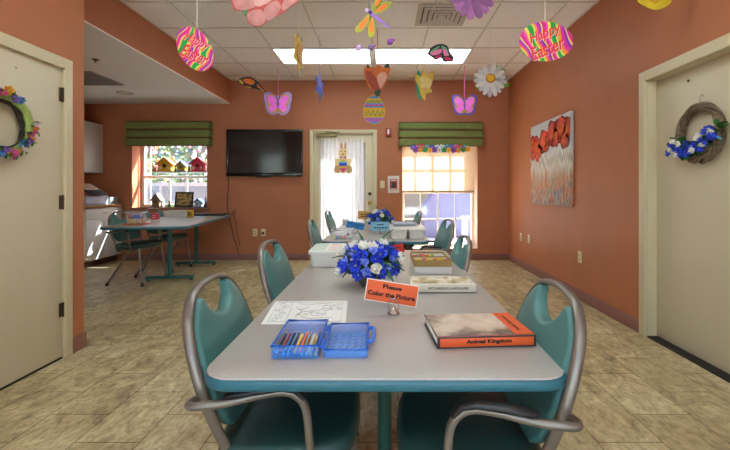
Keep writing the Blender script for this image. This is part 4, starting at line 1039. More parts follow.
bl('bow_tie', mat('bow_magenta', '#b0307a', .6), [[(340, 156), (343, 157.2), (340, 158.4)], [(346, 156), (343, 157.2), (346, 158.4)]], 4, 0)
bl('egg', EY, [ell(343, 164.5, 4, 5)], 3); bl('egg_blue_band', mat('egg_deep_blue', '#3a4ad0', .5), [[(339.2, 163), (346.8, 163), (346.9, 166), (339.1, 166)]], 4, 0); bl('egg_cyan_band', mat('egg_cyan', '#4fc4d8', .5), [[(339.6, 161.4), (346.4, 161.4), (346.8, 163), (339.2, 163)]], 4, 0); bl('egg_pink_band', mat('egg_hot_pink', '#e83a9a', .5), [[(339.8, 168), (346.2, 168), (344, 172), (342, 172)]], 4, 0)

# ------------------------------------------------------------------ wreaths
rnd = random.Random(31)
def ring_twigs(mb, R, r, n, seed, tw, thick):
    q = random.Random(seed)
    for k in range(n):
        ph = q.uniform(0, 2 * PI); f = q.choice((2, 3, 4)) ; rr = r * q.uniform(.5, 1.)
        pts = []
        for i in range(72):
            a = 2 * PI * i / 72; b = ph + f * a * tw
            pts.append(((R + rr * math.cos(b)) * math.cos(a), r + rr * math.sin(b), (R + rr * math.cos(b)) * math.sin(a)))
        mb.tube(pts, thick * q.uniform(.7, 1.2), 6, closed=True)
# grapevine wreath on the recessed door (local x to the viewer's right, -y out of the door)
w = thing('door_wreath', 'brown grapevine wreath with blue and white flowers on the recessed door', 'wreath', (XR + .068, 2.63, 1.46), -PI / 2, 'flower wreaths on the doors')
TWIG = mat('grapevine_bark', '#7d6850', .85, var=.55, vscale=60, bump=.4, bscale=150)
TURN = Matrix.Rotation(0, 4, 'Z') @ Matrix.Diagonal((1, -1, 1, 1))
mb = MB(); ring_twigs(mb, .168, .028, 24, 2, 1, .0048); bmesh.ops.transform(mb.bm, matrix=TURN, verts=mb.bm.verts); bmesh.ops.reverse_faces(mb.bm, faces=mb.bm.faces); mb.build('grapevine_ring', TWIG, w)
MB().tube([(0, -.02, .19), (.004, -.03, .22), (0, -.012, .25), (-.004, -.004, .235)], .0028, 6, smooth=4).build('wire_loop', STEEL, w)
q = random.Random(3); lf_ = MB()
def along(t):                       # the spray crosses the lower part of the ring and climbs to one side
    return Vector((-.185 + .40 * t, -.058, -.075 - .03 * math.sin(PI * t) + .085 * t * t))
for k in range(60):
    c0 = along(q.uniform(0, 1)) + Vector((0, .015, q.uniform(-.04, .04)))
    d = Vector((q.uniform(-1, 1), q.uniform(-.5, .1), q.uniform(-1, .6))).normalized(); leaf_into(lf_, c0, c0 + d * q.uniform(.05, .08), .055)
for k in range(4):
    c0 = along(.02); leaf_into(lf_, c0, c0 + Vector((-.03 - .01 * k, -.01, .05 - .035 * k)), .05)
o = lf_.build('foliage', LEAF, w, smooth=180); o['kind'] = 'stuff'
for k in range(36):
    t = (k + .5) / 36; c0 = along(t) + Vector((q.uniform(-.015, .015), -.022 + q.uniform(-.012, .01), q.uniform(-.05, .045)))
    d = Vector((q.uniform(-.5, .5), -1, q.uniform(-.4, .5)))
    if (k // 2) % 2 and k % 5: put('white_flower', bloom_mesh('white_bloom_mesh', .034, 6, 1.0, layers=3), (WHITEP, EYE), w, c0, d, q.uniform(.8, 1.1), q.uniform(0, 6))
    else: put('blue_flower', bloom_mesh('blue_bloom_mesh', .038, 6, .7), (BLUEP, EYE), w, c0, d, q.uniform(.75, 1.0), q.uniform(0, 6))
MB().tube([along(.9) + Vector((0, -.02, -.02)), along(.97) + Vector((.01, -.03, -.05)), along(1) + Vector((.015, -.02, -.075))], [.012, .014, .008], 8, flat=.3).build('ribbon_tail', mat('turquoise_ribbon', '#3fa6b4', .5), w)

# painted wreath on the hinged door
w = thing('door_wreath', 'green wrapped wreath with many small mixed flowers on the hinged cream door', 'wreath', (XL + .002, 2.245, 1.46), PI / 2, 'flower wreaths on the doors')
WRAP = mat('green_ribbon_wrap', '#93a552', .7, var=.25, vscale=30); DARKV = mat('inner_shade_vine', '#3c2f22', .85, var=.4, vscale=60, bump=.4)
def flip(mb): bmesh.ops.transform(mb.bm, matrix=TURN, verts=mb.bm.verts); bmesh.ops.reverse_faces(mb.bm, faces=mb.bm.faces); return mb
mb = MB(); mb.tube([(.157 * math.cos(2 * PI * i / 60), -.034, .157 * math.sin(2 * PI * i / 60)) for i in range(60)], .024, 12, closed=True); mb.build('wrapped_ring', WRAP, w)
mb = MB(); ring_twigs(mb, .138, .018, 10, 8, 1, .006); flip(mb).build('vine_ring', DARKV, w)  # dark inner vines put in for the wreath's inner shading
q = random.Random(17); lf_ = MB(); spots = []
for k in range(46):
    a = math.radians(q.uniform(-215, 12)) if k < 36 else math.radians(q.uniform(60, 130))
    spots.append(a); c0 = Vector((.157 * math.cos(a), -.05, .157 * math.sin(a)))
    d = Vector((q.uniform(-1, 1), q.uniform(-.6, .05), q.uniform(-1, 1))).normalized(); leaf_into(lf_, c0, c0 + d * q.uniform(.03, .05), .03)
o = lf_.build('foliage', LEAF, w, smooth=180); o['kind'] = 'stuff'
kinds = [('pink_flower', '#d84f94'), ('yellow_flower', '#e6b02c'), ('lilac_flower', '#8a62b8'), ('blue_flower', '#3f86c8'), ('pale_flower', '#e6cfd8'), ('orange_flower', '#e58a3a')]
for k in range(34):
    a = math.radians(-215 + 226 * (k + .5) / 27) if k < 27 else math.radians(62 + 10 * (k - 27))
    nm, hx = kinds[(k * 5 + k // 4) % 6]
    me = bloom_mesh('small_' + nm + '_mesh', .025, 5, .6)
    c0 = Vector(((.157 + q.uniform(-.025, .025)) * math.cos(a), -.058 + q.uniform(-.012, .008), (.157 + q.uniform(-.025, .025)) * math.sin(a)))
    put(nm, me, (mat('wreath_' + nm, hx, .6, var=.15, vscale=40), EYE), w, c0, (q.uniform(-.5, .5), -1, q.uniform(-.5, .5)), q.uniform(.9, 1.35), q.uniform(0, 6))
# ------------------------------------------------------------------ things on the walls
# television
x0, x1, z1, z0 = wx(226.3, YB - .09), wx(302.3, YB - .09), wz(129.3, YB - .09), wz(176.2, YB - .09)
tv = thing('television', 'black flat screen television mounted on the terracotta wall', 'television', ((x0 + x1) / 2, YB - .06, z0))
w, H = (x1 - x0) / 2, z1 - z0
GLOSSBLK = mat('gloss_black_bezel', '#0c0b0b', .15)
b = MB(); b.span((-w, -.03, 0), (w, .02, H), .006); b.build('housing', BLACK, tv)
b = MB()
b.span((-w + .002, -.036, .0), (w - .002, -.029, .055), .003); b.span((-w + .002, -.036, H - .03), (w - .002, -.029, H - .002), .003); b.span((-w + .002, -.036, .055), (-w + .03, -.029, H - .03), .003); b.span((w - .03, -.036, .055), (w - .002, -.029, H - .03), .003)
b.build('bezel', GLOSSBLK, tv)
b = MB(); b.span((-w + .03, -.033, .055), (w - .03, -.0295, H - .03)); b.build('screen', mat('dark_screen', '#17120f', .12, spec=.6), tv)
b = MB(); b.span((-.12, -.034, -.014), (.12, -.0, .002), .005); b.build('speaker_bar', BLACK, tv)
b = MB(); b.span((-.02, -.0375, .022), (.02, -.0355, .03)); b.build('badge', mat('grey_badge', '#77787a', .4), tv)
b = MB(); b.span((-.2, .018, H * .3), (.2, .058, H * .7)); b.build('wall_bracket', STEEL, tv)
# its cable down the wall
cb = MB(); cb.tube([P(228, 175, YB - .03), P(228.5, 185, YB - .008), P(227.5, 200, YB - .008), P(228, 213, YB - .008), P(231, 226, YB - .008), P(234, 238, YB - .008), P(237, 247, YB - .008), P(238.5, 255, YB - .02)], .006, 8, smooth=5)
o = cb.build('television_cable', mat('dark_cable', '#2e2018', .5)); tag(o, 'thin dark cable running down the wall beneath the television', 'cable')
# painting on the right wall
def painting_mat():
    m, nt, b = nodemat('abstract_painting'); L = nt.links
    tc = nt.nodes.new('ShaderNodeTexCoord'); sx = nt.nodes.new('ShaderNodeSeparateXYZ'); L.new(tc.outputs['Object'], sx.inputs[0])
    v = mapping(nt, (22, 22, .8)); n = nt.nodes.new('ShaderNodeTexNoise'); n.inputs['Scale'].default_value = 1.6; n.inputs['Detail'].default_value = 5; L.new(v, n.inputs['Vector'])
    a = nt.nodes.new('ShaderNodeMath'); a.operation = 'MULTIPLY_ADD'; a.inputs[1].default_value = .6; L.new(n.outputs['Fac'], a.inputs[0]); L.new(sx.outputs['Z'], a.inputs[2])
    r = ramp(nt, [(.2, '#5a5a66'), (.34, '#6f8088'), (.44, '#a9765a'), (.56, '#c98a52'), (.66, '#b9a48c'), (.76, '#ded8cc'), (.84, '#a89a88'), (.92, '#dcd8d0'), (1., '#b9bab8')]); L.new(a.outputs[0], r.inputs['Fac'])
    v2 = mapping(nt, (9, 9, 4)); n2 = nt.nodes.new('ShaderNodeTexNoise'); n2.inputs['Scale'].default_value = 2.2; n2.inputs['Detail'].default_value = 4; L.new(v2, n2.inputs['Vector'])
    r2 = ramp(nt, [(.36, '#3f7484'), (.46, '#b0a090'), (.56, '#c7703a'), (.66, '#7a3f3a')]); L.new(n2.outputs['Fac'], r2.inputs['Fac'])
    mk = nt.nodes.new('ShaderNodeMapRange'); mk.inputs[1].default_value = .12; mk.inputs[2].default_value = .48; mk.inputs[3].default_value = .75; mk.inputs[4].default_value = 0; L.new(sx.outputs['Z'], mk.inputs[0])
    c = mixrgb(nt, 'MIX', mk.outputs[0], r.outputs['Color'], r2.outputs['Color'])
    L.new(c, b.inputs['Base Color']); b.inputs['Roughness'].default_value = .6
    return m
pt = thing('canvas_painting', 'unframed canvas of red flowers over pale dripping stems', 'painting', (XR - .002, 4.84, .925), -PI / 2)
MB().span((-.57, -.036, 0), (.57, 0, .995), .003).build('stretched_canvas', painting_mat(), pt)
RB = mat('red_blossom_paint', '#c23a1c', .6, var=.5, vscale=14); DRB = mat('dark_blossom_paint', '#7a2a1c', .6, var=.4, vscale=18); ORB = mat('orange_blossom_paint', '#d0521f', .6, var=.3, vscale=16)
mb = MB(); rr = random.Random(6)
for i, (cx, cz, r) in enumerate(((-.50, .76, .12), (-.39, .72, .13), (-.28, .66, .09), (-.16, .76, .14), (-.04, .7, .07), (.1, .82, .14), (.21, .77, .12), (.33, .84, .15), (.43, .74, .12), (.5, .82, .12), (-.34, .6, .07), (-.5, .62, .07))):
    for k, (f, mi) in enumerate(((1.08, 1), (.93, 0), (.5, 2))):
        mb.mi = mi; o = []
        for j in range(14):
            t = 2 * PI * j / 14; q = r * f * rr.uniform(.78, 1.14); o.append((max(-.568, min(.568, cx + rr.uniform(-.02, .02) * (k > 0) + q * math.cos(t))), min(.985, cz + q * math.sin(t))))
        mb.prism(sp2(o, 2), -.0366 - .0004 * k, -.0360)
mb.build('painted_blossoms', [RB, DRB, ORB], pt, smooth=0)
# outlets and switches: on the right wall (frame -> local x along the wall)
def plate(label, name, loc, rz, kind='outlet', col=IVORY, group='ivory wall plates'):
    t = thing(name, label, 'wall plate', loc, rz, group)
    MB().span((-.036, -.006, -.058), (.036, 0, .058), .003).build('cover_plate', col, t)
    if kind == 'outlet':
        for s in (-1, 1):
            MB().prism(rrect(-.017, s * .02 - .014, .017, s * .02 + .014, .008), -.0075, -.005).build('socket', mat('ivory_socket', '#c9bb92', .4), t)
            b = MB(); b.span((-.008, -.0082, s * .02 - .005), (-.005, -.0074, s * .02 + .005)); b.span((.005, -.0082, s * .02 - .005), (.008, -.0074, s * .02 + .005)); b.build('slot', BLACK, t, smooth=0)
    if kind == 'switch':
        MB().span((-.012, -.012, -.024), (.012, -.005, .024), .003).build('rocker', IVORY, t)
    if kind == 'plug':
        MB().span((-.018, -.034, -.028), (.018, -.006, .012), .006).build('plug', mat('dark_plug', '#4a4034', .5), t)
    return t
for px, py, lab in ((521, 237, 'ivory outlet plate low on the wall close to the room corner'), (529, 239, 'ivory wall plate just beside the corner outlet, under the painting side'), (580, 257, 'ivory outlet plate on the wall between the painting and the recessed door')):
    Y = F * XR / (px - VX); plate(lab, 'wall_outlet', (XR, Y, wz(py, Y)), -PI / 2, 'outlet' if px != 529 else 'blank')
plate('ivory wall plate under the television, without a plug', 'wall_outlet', P(255, 232.5, YB), 0, 'outlet'); plate('ivory outlet under the television with a dark plug in it', 'wall_outlet', P(263.3, 232.5, YB), 0, 'plug')
plate('ivory light switch between the back door and the red framed notice', 'light_switch', P(382.4, 184.5, YB), 0, 'switch')
# red alarm station in its white frame, alarm strobe above
pu = thing('alarm_pull_station', 'white framed red alarm pull station beside the light switch', 'fire alarm', P(393.5, 184.5, YB))
k = YB / F
b = MB(); b.span((-.09, -.012, -.135), (.09, 0, .135), .006); b.build('white_cover', mat('alarm_white', '#dcd6cc', .4), pu)
b = MB(); b.span((-.058, -.03, -.085), (.058, -.01, .09), .006); b.build('red_housing', mat('alarm_red', '#c2322a', .4), pu)
b = MB(); b.span((-.03, -.042, -.05), (.03, -.028, .035), .006); b.span((-.012, -.046, -.02), (.012, -.04, .03), .003); b.build('pull_handle', mat('alarm_dark', '#3c3a3e', .4), pu)
b = MB(); b.span((-.05, -.0315, -.078), (.05, -.029, -.062)); b.span((-.045, -.0315, .055), (.045, -.029, .075)); b.build('white_marking', WHITE, pu, smooth=0)
st = thing('alarm_strobe', 'small red alarm strobe on the wall above the switch', 'fire alarm', P(388.3, 132.3, YB))
MB().span((-.042, -.05, -.06), (.042, 0, .06), .008).build('housing', mat('strobe_red', '#9a1f24', .4), st); MB().span((-.016, -.062, -.038), (.016, -.048, .04), .006).build('strobe_lens', mat('strobe_lens_white', '#e8dcd8', .2), st)

# ------------------------------------------------------------------ ceiling fittings
def troffer(label, x, y):
    t = thing('ceiling_light', label, 'ceiling light', (x, y, ZC), 0, 'fluorescent troffers in the tile ceiling')
    a, b_ = .585, .285; f = MB()
    f.span((-.607, -.303, -.016), (.607, -b_, -.005), .002); f.span((-.607, b_, -.016), (.607, .303, -.005), .002); f.span((-.607, -b_, -.016), (-a, b_, -.005), .002); f.span((a, -b_, -.016), (.607, b_, -.005), .002)
    f.build('frame', TEE, t)
    MB().span((-a, -b_, -.012), (a, b_, -.006)).build('diffuser', LAMP, t, smooth=0)
yl = 5.32
troffer('bright rectangular troffer in the ceiling on the television side', -.755, yl)
troffer('bright rectangular troffer in the ceiling on the window side', .49, yl)
for y, s in ((2.27, 'above the near table'), (-.78, 'at the rear of the room')):  # unseen troffers added to brighten the room
    for x, q in ((-.74, 'hinged door side'), (.48, 'recessed door side')):
        troffer('added out-of-view fill troffer %s, %s' % (s, q), x, y)
# square diffuser vent
vt = thing('ceiling_vent', 'square white louvred vent in the tile ceiling', 'vent', (.58, 4.08, ZC))
for i, (o_, i_, z) in enumerate(((.25, .2, -.012), (.185, .145, -.016), (.132, .094, -.02), (.082, .05, -.024))):
    b = MB()
    for s in (-1, 1): b.span((-o_, s * i_ if s > 0 else -o_, z), (o_, s * o_ if s > 0 else -i_, z + .006)); b.span((s * i_ if s > 0 else -o_, -i_, z), (o_ if s > 0 else -i_, i_, z + .006))
    b.build('louvre_ring' if i else 'frame', mat('vent_white', '#bdb5a6', .5), vt, smooth=0)
MB().span((-.24, -.24, -.005), (.24, .24, -.001)).build('throat_shade', mat('vent_shade', '#55504a', .8), vt, smooth=0)  # flat dark sheet standing for the shade inside the vent
MB().span((-.04, -.04, -.026), (.04, .04, -.02)).build('centre_plate', mat('vent_white', ''), vt, smooth=0)
# small square sprinkler / alcove fittings
av = thing('alcove_vent', 'large square grille in the white alcove ceiling', 'vent', (-3.62, 5.0, ZS))
AVW = mat('alcove_vent_grey', '#8d867b', .5)
b = MB(); r_ = .3
for o_, i_, z in ((r_, r_ - .04, -.012),):
    b.span((-o_, -o_, z), (o_, -i_, 0)); b.span((-o_, i_, z), (o_, o_, 0)); b.span((-o_, -i_, z), (-i_, i_, 0)); b.span((i_, -i_, z), (o_, i_, 0))
b.build('frame', AVW, av)
b = MB()
for k_ in range(9): y = -.23 + .0575 * k_; b.box((0, y, -.006), (.52, .03, .003), M=Matrix.Identity(4))
b.build('slat', mat('alcove_vent_slat', '#9b9488', .5), av, smooth=0)
MB().span((-.26, -.26, -.003), (.26, .26, -.001)).build('throat_shade', mat('vent_shade', ''), av, smooth=0)  # dark backing sheet that paints the shade behind the slats
dl = thing('recessed_downlight', 'round unlit downlight in the white alcove ceiling', 'ceiling light', (wx(125, F * (ZS - CH) / (VY - 92.5)), F * (ZS - CH) / (VY - 92.5), ZS))
b = MB(); b.lathe([(.075, 0), (.11, 0), (.11, -.008), (.1, -.014), (.08, -.01), (.075, 0)], (0, 0, 0), 32); b.build('trim_ring', mat('downlight_trim', '#b3aa9b', .4), dl)
b = MB(); b.lathe([(0, -.001), (.078, -.001), (.078, -.005), (0, -.005)], (0, 0, 0), 32); b.build('lamp_face', mat('downlight_face', '#d9cdb0', .4), dl)
Y = F * (ZS - CH) / (VY - 59.5); sp = thing('sprinkler_head', 'tiny sprinkler head in the alcove ceiling near the header', 'sprinkler', (wx(95.5, Y), Y, ZS))
b = MB(); b.lathe([(0, 0), (.035, 0), (.035, -.006), (.01, -.012), (.008, -.03), (0, -.03)], (0, 0, 0), 20); b.build('escutcheon', BRONZE, sp); b = MB(); b.lathe([(0, -.03), (.016, -.03), (.016, -.033), (0, -.033)], (0, 0, 0), 16); b.build('deflector', STEEL, sp)

# ------------------------------------------------------------------ alcove cabinets
XF = XA + .30
def handle(x, y, z, par, vertical=False):
    b = MB(); d = (0, 0, .04) if vertical else (0, .045, 0)
    p = Vector((x, y, z)); d = Vector(d)
    b.tube([p - d, p - d + Vector((.025, 0, 0)), p + d + Vector((.025, 0, 0)), p + d], .005, 8); b.build('handle', mat('handle_brass', '#9c8a5a', .35, metal=.7), par)
zu0, zu1 = wz(173.3, YB), wz(124.8, YB)
for i, (y1, lab) in enumerate(((YB, 'white upper cabinet reaching the back wall corner'), (YB - .62, 'white upper cabinet, second one from the back wall'), (YB - 1.24, 'white upper cabinet, third one from the back wall'))):
    t = thing('upper_cabinet', lab, 'cabinet', (XA + .006, y1 - .626, zu0), 0, 'white wall cabinets in the alcove')
    MB().span((0, .002, 0), (.28, .618, zu1 - zu0), .002).build('body', CABWHITE, t)
    dr = MB().span((.281, .004, .002), (.30, .616, zu1 - zu0 - .002), .003).build('door', CABWHITE, t); handle(.3, .08, .1, dr, True)
zc = .885; XC = XA + .59
for i, (y1, lab) in enumerate(((YB, 'white base cabinet with drawer, in the back wall corner'), (YB - .8, 'white base cabinet with drawer behind the alcove chairs'), (YB - 1.6, 'white base cabinet with drawer close to the alcove entrance'))):
    t = thing('base_cabinet', lab, 'cabinet', (XA + .006, y1 - .806, 0), 0, 'white base cabinets in the alcove')
    MB().span((0, .002, .1), (XC - XA - .02, .798, zc - .035), .002).build('body', CABWHITE, t)
    MB().span((0, .002, 0), (XC - XA - .07, .798, .1)).build('toe_kick', BROWNBASE, t)
    dw = MB().span((XC - XA - .019, .006, zc - .2), (XC - XA, .794, zc - .04), .003).build('drawer', CABWHITE, t); handle(XC - XA, .4, zc - .12, dw)
    for s in (0, 1):
        dr = MB().span((XC - XA - .019, .006 + .396 * s, .105), (XC - XA, .398 + .396 * s, zc - .206), .003).build('door', CABWHITE, t); handle(XC - XA, .34 + .12 * s, zc - .28, dr, True)
ct = thing('countertop', 'oak-edged worktop over the white base cabinets', 'worktop', (XA + .006, YB - 2.406, zc - .033))
MB().span((.002, 0, 0), (XC - XA + .025, 2.398, .033), .004).build('worktop', mat('beige_worktop', '#bfae94', .4), ct); MB().span((XC - XA + .0255, 0, -.001), (XC - XA + .035, 2.398, .034), .003).build('wooden_edge', WOODEDGE, ct)
ZK = zc + .001
# things on the counter
fb = thing('document_tray', 'pale grey desktop copier standing on the alcove worktop', 'copier', (XA + .34, 6.05, ZK))
b = MB(); b.span((-.2, -.29, 0), (.2, .2, .135), .008); b.build('grey_body', mat('pale_grey_machine', '#aaacb8', .45), fb); b = MB(); b.span((.2, -.27, .02), (.206, .18, .12), .002); b.build('front_panel', mat('lilac_front', '#bcc0d6', .4), fb)
b = MB(); b.span((.2, -.27, .004), (.209, .18, .024), .002); b.build('paper_drawer', mat('blue_grey_drawer', '#8a93b8', .4), fb)
fb.name = 'desktop_copier'
bk = thing('book', 'open-faced dark book leaning up on the grey copier', 'book', (XA + .47, 5.97, ZK + .137), 0, None, (0, .0, 0))
M = Matrix.Rotation(math.radians(30), 4, 'Y')
b = MB(); b.span((-.15, -.17, 0), (.15, .17, .022), .003, M=M @ Matrix.Translation((0, 0, .0))); bmesh.ops.translate(b.bm, verts=b.bm.verts, vec=(0, 0, .078)); b.build('cover_board', NAVY, bk)
b = MB(); b.span((-.14, -.15, .0222), (.03, .15, .0235), M=M); bmesh.ops.translate(b.bm, verts=b.bm.verts, vec=(0, 0, .078)); b.build('cream_panel', mat('cream_panel', '#cfc3ac', .5), bk, smooth=0)
b = MB(); rr = random.Random(8)
for r0 in range(3):
    y = -.12
    while y < .12: L = rr.uniform(.02, .05); b.span((-.12 + .045 * r0, y, .0236), (-.10 + .045 * r0, min(.14, y + L), .0242), M=M); y += L + .012
bmesh.ops.translate(b.bm, verts=b.bm.verts, vec=(0, 0, .078)); b.build('printed_words', mat('red_brown_print', '#8a4a40', .6), bk, smooth=0)
gb = thing('small_basket', 'small grey-green basket on the worktop end by the wall', 'basket', (XA + .47, 6.37, ZK))
b = MB(); b.span((-.09, -.09, 0), (.09, .09, .1), .008); b.build('basket_body', mat('grey_green_basket', '#8f948a', .6), gb); b = MB(); b.tube([(-.09, -.09, .1), (.09, -.09, .1), (.09, .09, .1), (-.09, .09, .1)], .007, 8, closed=True); b.build('basket_rim', mat('grey_rim', '#a3a69c', .5), gb)

# ------------------------------------------------------------------ things on the alcove table
p0 = Vector((-2.74, 4.47, AT)); clear_bin('clear plastic bin of toys standing on the alcove table', (p0.x, p0.y + .13, AT + .008), ARZ, .16, .17, .125)
o = MB().prism(rrect(-.12, -.1, .12, .1, .02), 0, .006, XYZ, bev=.002).build('orange_mat', mat('orange_tray_mat', '#e0542a', .5)); o.location = (p0.x + .01, p0.y + .12, AT + .001); o.rotation_euler = (0, 0, ARZ); tag(o, 'flat orange mat under the clear toy bin on the alcove table', 'mat')
rr = random.Random(14)
for i, (nm, hx, r, dx, dy, dz) in enumerate((('yellow', '#ecc81f', .024, -.045, -.045, .0), ('lemon', '#f2dc3a', .024, .0, -.05, .0), ('golden', '#e0a81f', .024, .045, -.045, 0), ('red', '#d0282c', .022, -.04, -.045, .05), ('blue', '#2456b8', .022, .005, -.045, .05), ('cobalt', '#2f63d0', .022, .046, -.04, .05), ('crimson', '#b8242c', .022, -.01, .0, .05), ('orange', '#ea7a28', .026, .035, .035, .0), ('green', '#3a8a3a', .026, -.03, .035, .0))):
    b = MB(); b.box((0, 0, r), (2 * r, 1.7 * r, 2 * r), .006); b.ball((0, 0, 2 * r), (r * .5, r * .5, r * .3))
    o = b.build('toy_block', mat('toy_' + nm, hx, .4)); o.location = (p0.x + dx, p0.y + .13 + dy, AT + .012 + dz); tag(o, '%s toy in the clear bin on the alcove table' % nm, 'toy block', 'toys in the alcove bin')
p1 = alc(153.2, 222)
sb = thing('card_box', 'pink-red boxed card game on the alcove table edge', 'box', (p1.x, p1.y + .04, AT), .2)
MB().span((-.038, -.03, 0), (.038, .03, .03), .002).build('white_base', WHITE, sb); b = MB(); b.span((-.04, -.032, .03), (.04, .032, .1), .003); b.build('red_lid', mat('cerise_card', '#d8304e', .5), sb)
b = MB(); rr = random.Random(2)
for r0 in range(2): b.span((-.026 + .006 * r0, -.0332, .05 + .022 * r0), (.024 - .004 * r0, -.0318, .06 + .022 * r0))
b.build('pale_print', mat('pale_print', '#f0c8cc', .6), sb, smooth=0)
p2 = alc(173.5, 217)
bs = thing('wire_basket', 'long white basket tray on the alcove table', 'basket', (p2.x, p2.y + .12, AT), ARZ)
b = MB(); w, d, h = .15, .12, .075; e = .005
for k_ in range(6):
    z = .004 + h * k_ / 5; f = .9 + .1 * k_ / 5; b.tube([(-w * f, -d * f, z), (w * f, -d * f, z), (w * f, d * f, z), (-w * f, d * f, z)], .0045 if k_ < 5 else .008, 6, closed=True)
b.build('basket_wires', WHITE, bs)
b = MB(); b.span((-w * .9, -d * .9, .0), (w * .9, d * .9, .004)); b.build('basket_floor', mat('basket_floor_cream', '#cfc6b4', .6), bs)
b = MB()
for s in (-1, 1):
    for k_ in range(9): x = -w * .88 + 2 * w * .88 * k_ / 8; b.tube([(x, s * d * .9, .002), (x * 1.08, s * d, h)], .004, 6)
    for k_ in range(7): y = -d * .88 + 2 * d * .88 * k_ / 6; b.tube([(s * w * .9, y, .002), (s * w, y * 1.08, h)], .004, 6)
b.build('basket_uprights', WHITE, bs)
p3 = alc(189.5, 217.5)
yc = thing('index_card_box', 'yellow card box at the end of the white basket', 'box', (p3.x, p3.y + .02, AT), ARZ)
MB().span((-.04, -.02, 0), (.04, .03, .1), .003).build('box_body', mat('yellow_box', '#e0b02a', .5), yc); b = MB(); b.span((-.028, -.0215, .03), (.028, -.0195, .05)); b.span((-.028, -.0215, .06), (.02, -.0195, .075)); b.build('dark_print', mat('brown_print', '#6a4a1c', .6), yc, smooth=0)
cs = Vector((-2.49, 4.27, 0)); ax = Vector((-math.sin(ARZ), math.cos(ARZ), 0)); sd = Vector((math.cos(ARZ), math.sin(ARZ), 0))
q = cs + ax * 1.9 + sd * .14
o = MB(); o.box((0, 0, .014), (.5, .22, .026), .006); o = o.build('flat_media_player', mat('matte_black', '#1d1a1a', .5)); o.location = (q.x, q.y, AT); o.rotation_euler = (0, 0, ARZ); tag(o, 'flat black player box at the far end of the alcove table', 'media player')
q2 = q + sd * .27
cb = MB(); cb.tube([q2 + Vector((-.01, 0, AT + .012)), q2 + Vector((.05, -.02, AT + .03)), q2 + Vector((.1, -.02, AT + .02)), q2 + Vector((.11, .04, AT + .06)), q2 + Vector((.05, .09, AT + .05)), q2 + Vector((.09, .10, AT - .1)), q2 + Vector((.12, .08, .45)), q2 + Vector((.16, .09, .25))], .005, 8, smooth=6)
o = cb.build('player_cord', mat('dark_cable', '')); tag(o, 'short dark looped cord hanging off the alcove table end', 'cord')
p5 = alc(141, 220); o = MB().box((0, 0, .004), (.2, .14, .008), .001).build('tan_folder', mat('tan_folder_card', '#b8863a', .6)); o.location = (p5.x - .02, p5.y + .2, AT); o.rotation_euler = (0, 0, .3); tag(o, 'tan folder lying behind the pink-red box on the alcove table', 'folder')

# ------------------------------------------------------------------ birdhouses and ornaments in the window
YS = YG - .075
def house(label, px, pw, py_top, z, wall_c, roof_c, Y=YS, name='birdhouse', wmul=1., rz=0.):
    k_ = Y / F; W_ = pw * k_ * .78; H = (190 - py_top) * k_ + CH - z; t = thing(name, label, 'birdhouse', (wx(px, Y), Y, z), rz, 'painted birdhouses in the window')
    hw_ = W_ / 2; hh = H * .58; d = .05
    b = MB(); b.prism([(-hw_, 0), (hw_, 0), (hw_, hh), (0, H * .95), (-hw_, hh)], -d, d, bev=.003); body = b.build('house_body', mat('birdhouse_' + wall_c[1:], wall_c, .6, var=.1, vscale=30), t)
    for s in (-1, 1):
        b = MB(); a = Vector((s * hw_ * 1.32, 0, hh - (H * .95 - hh) * .32)); c_ = Vector((0, 0, H * .95)); u = (c_ - a).normalized(); n_ = Vector((-u.z * s, 0, u.x * s)) * (-1)
        th = .012; n_ = Vector((s * abs(u.z), 0, abs(u.x)))
        pts = [(a.x, a.z), (c_.x, c_.z), (c_.x + n_.x * 0, c_.z + th * 1.5), (a.x + n_.x * th, a.z + n_.z * th)]
        b.prism(pts, -d - .02, d + .015); b.build('roof_panel', mat('birdroof_' + roof_c[1:], roof_c, .6, var=.12, vscale=30), t, smooth=0)
    b = MB(); b.lathe([(0, 0), (hw_ * .27, 0), (hw_ * .27, .003), (0, .003)], (0, -d - .0005, hh * .72), 18, axis='Y'); b.build('entrance_hole', mat('hole_shade', '#2a1c14', .8), t)  # dark disc standing for the shade inside the entrance
    b = MB(); b.cyl((0, -d, hh * .38), (0, -d - .03, hh * .38), .005, 8); b.build('perch', WOODEDGE, t)
    b = MB(); b.span((-hw_ * 1.15, -d - .02, 0), (hw_ * 1.15, d + .01, .012), .002); b.build('base_board', mat('birdroof_' + roof_c[1:], ''), t)
    if pw > 12:
        for s in (-1, 1):
            b = MB(); b.span((s * hw_ * .66 - hw_ * .2, -d - .006, hh * .25), (s * hw_ * .66 + hw_ * .2, -d - .0, hh * .6), .002); b.build('painted_window', mat('pale_window_paint', '#e8dcc0', .6), t)
    return t
house('yellow birdhouse with orange roof on the window shelf', 166, 16.5, 158, SHELF_Z, '#e8b02a', '#c87a22')
house('small yellow and blue-roofed birdhouse in the middle of the window shelf', 182, 10, 161.5, SHELF_Z, '#d8b83a', '#4f6cc0')
house('red and pink birdhouse on the window shelf', 198.6, 15, 157.5, SHELF_Z, '#dc3a5a', '#c22a34')
house('stone-coloured birdhouse on the sill beside the leaning framed picture', 157.5, 9.5, 193.5, WL[2], '#8f7a58', '#6a4f30')
house('white cottage birdhouse with blue roof low on the window sill', 198.8, 7, 199, WL[2], '#d8d4cc', '#3f6aa8')
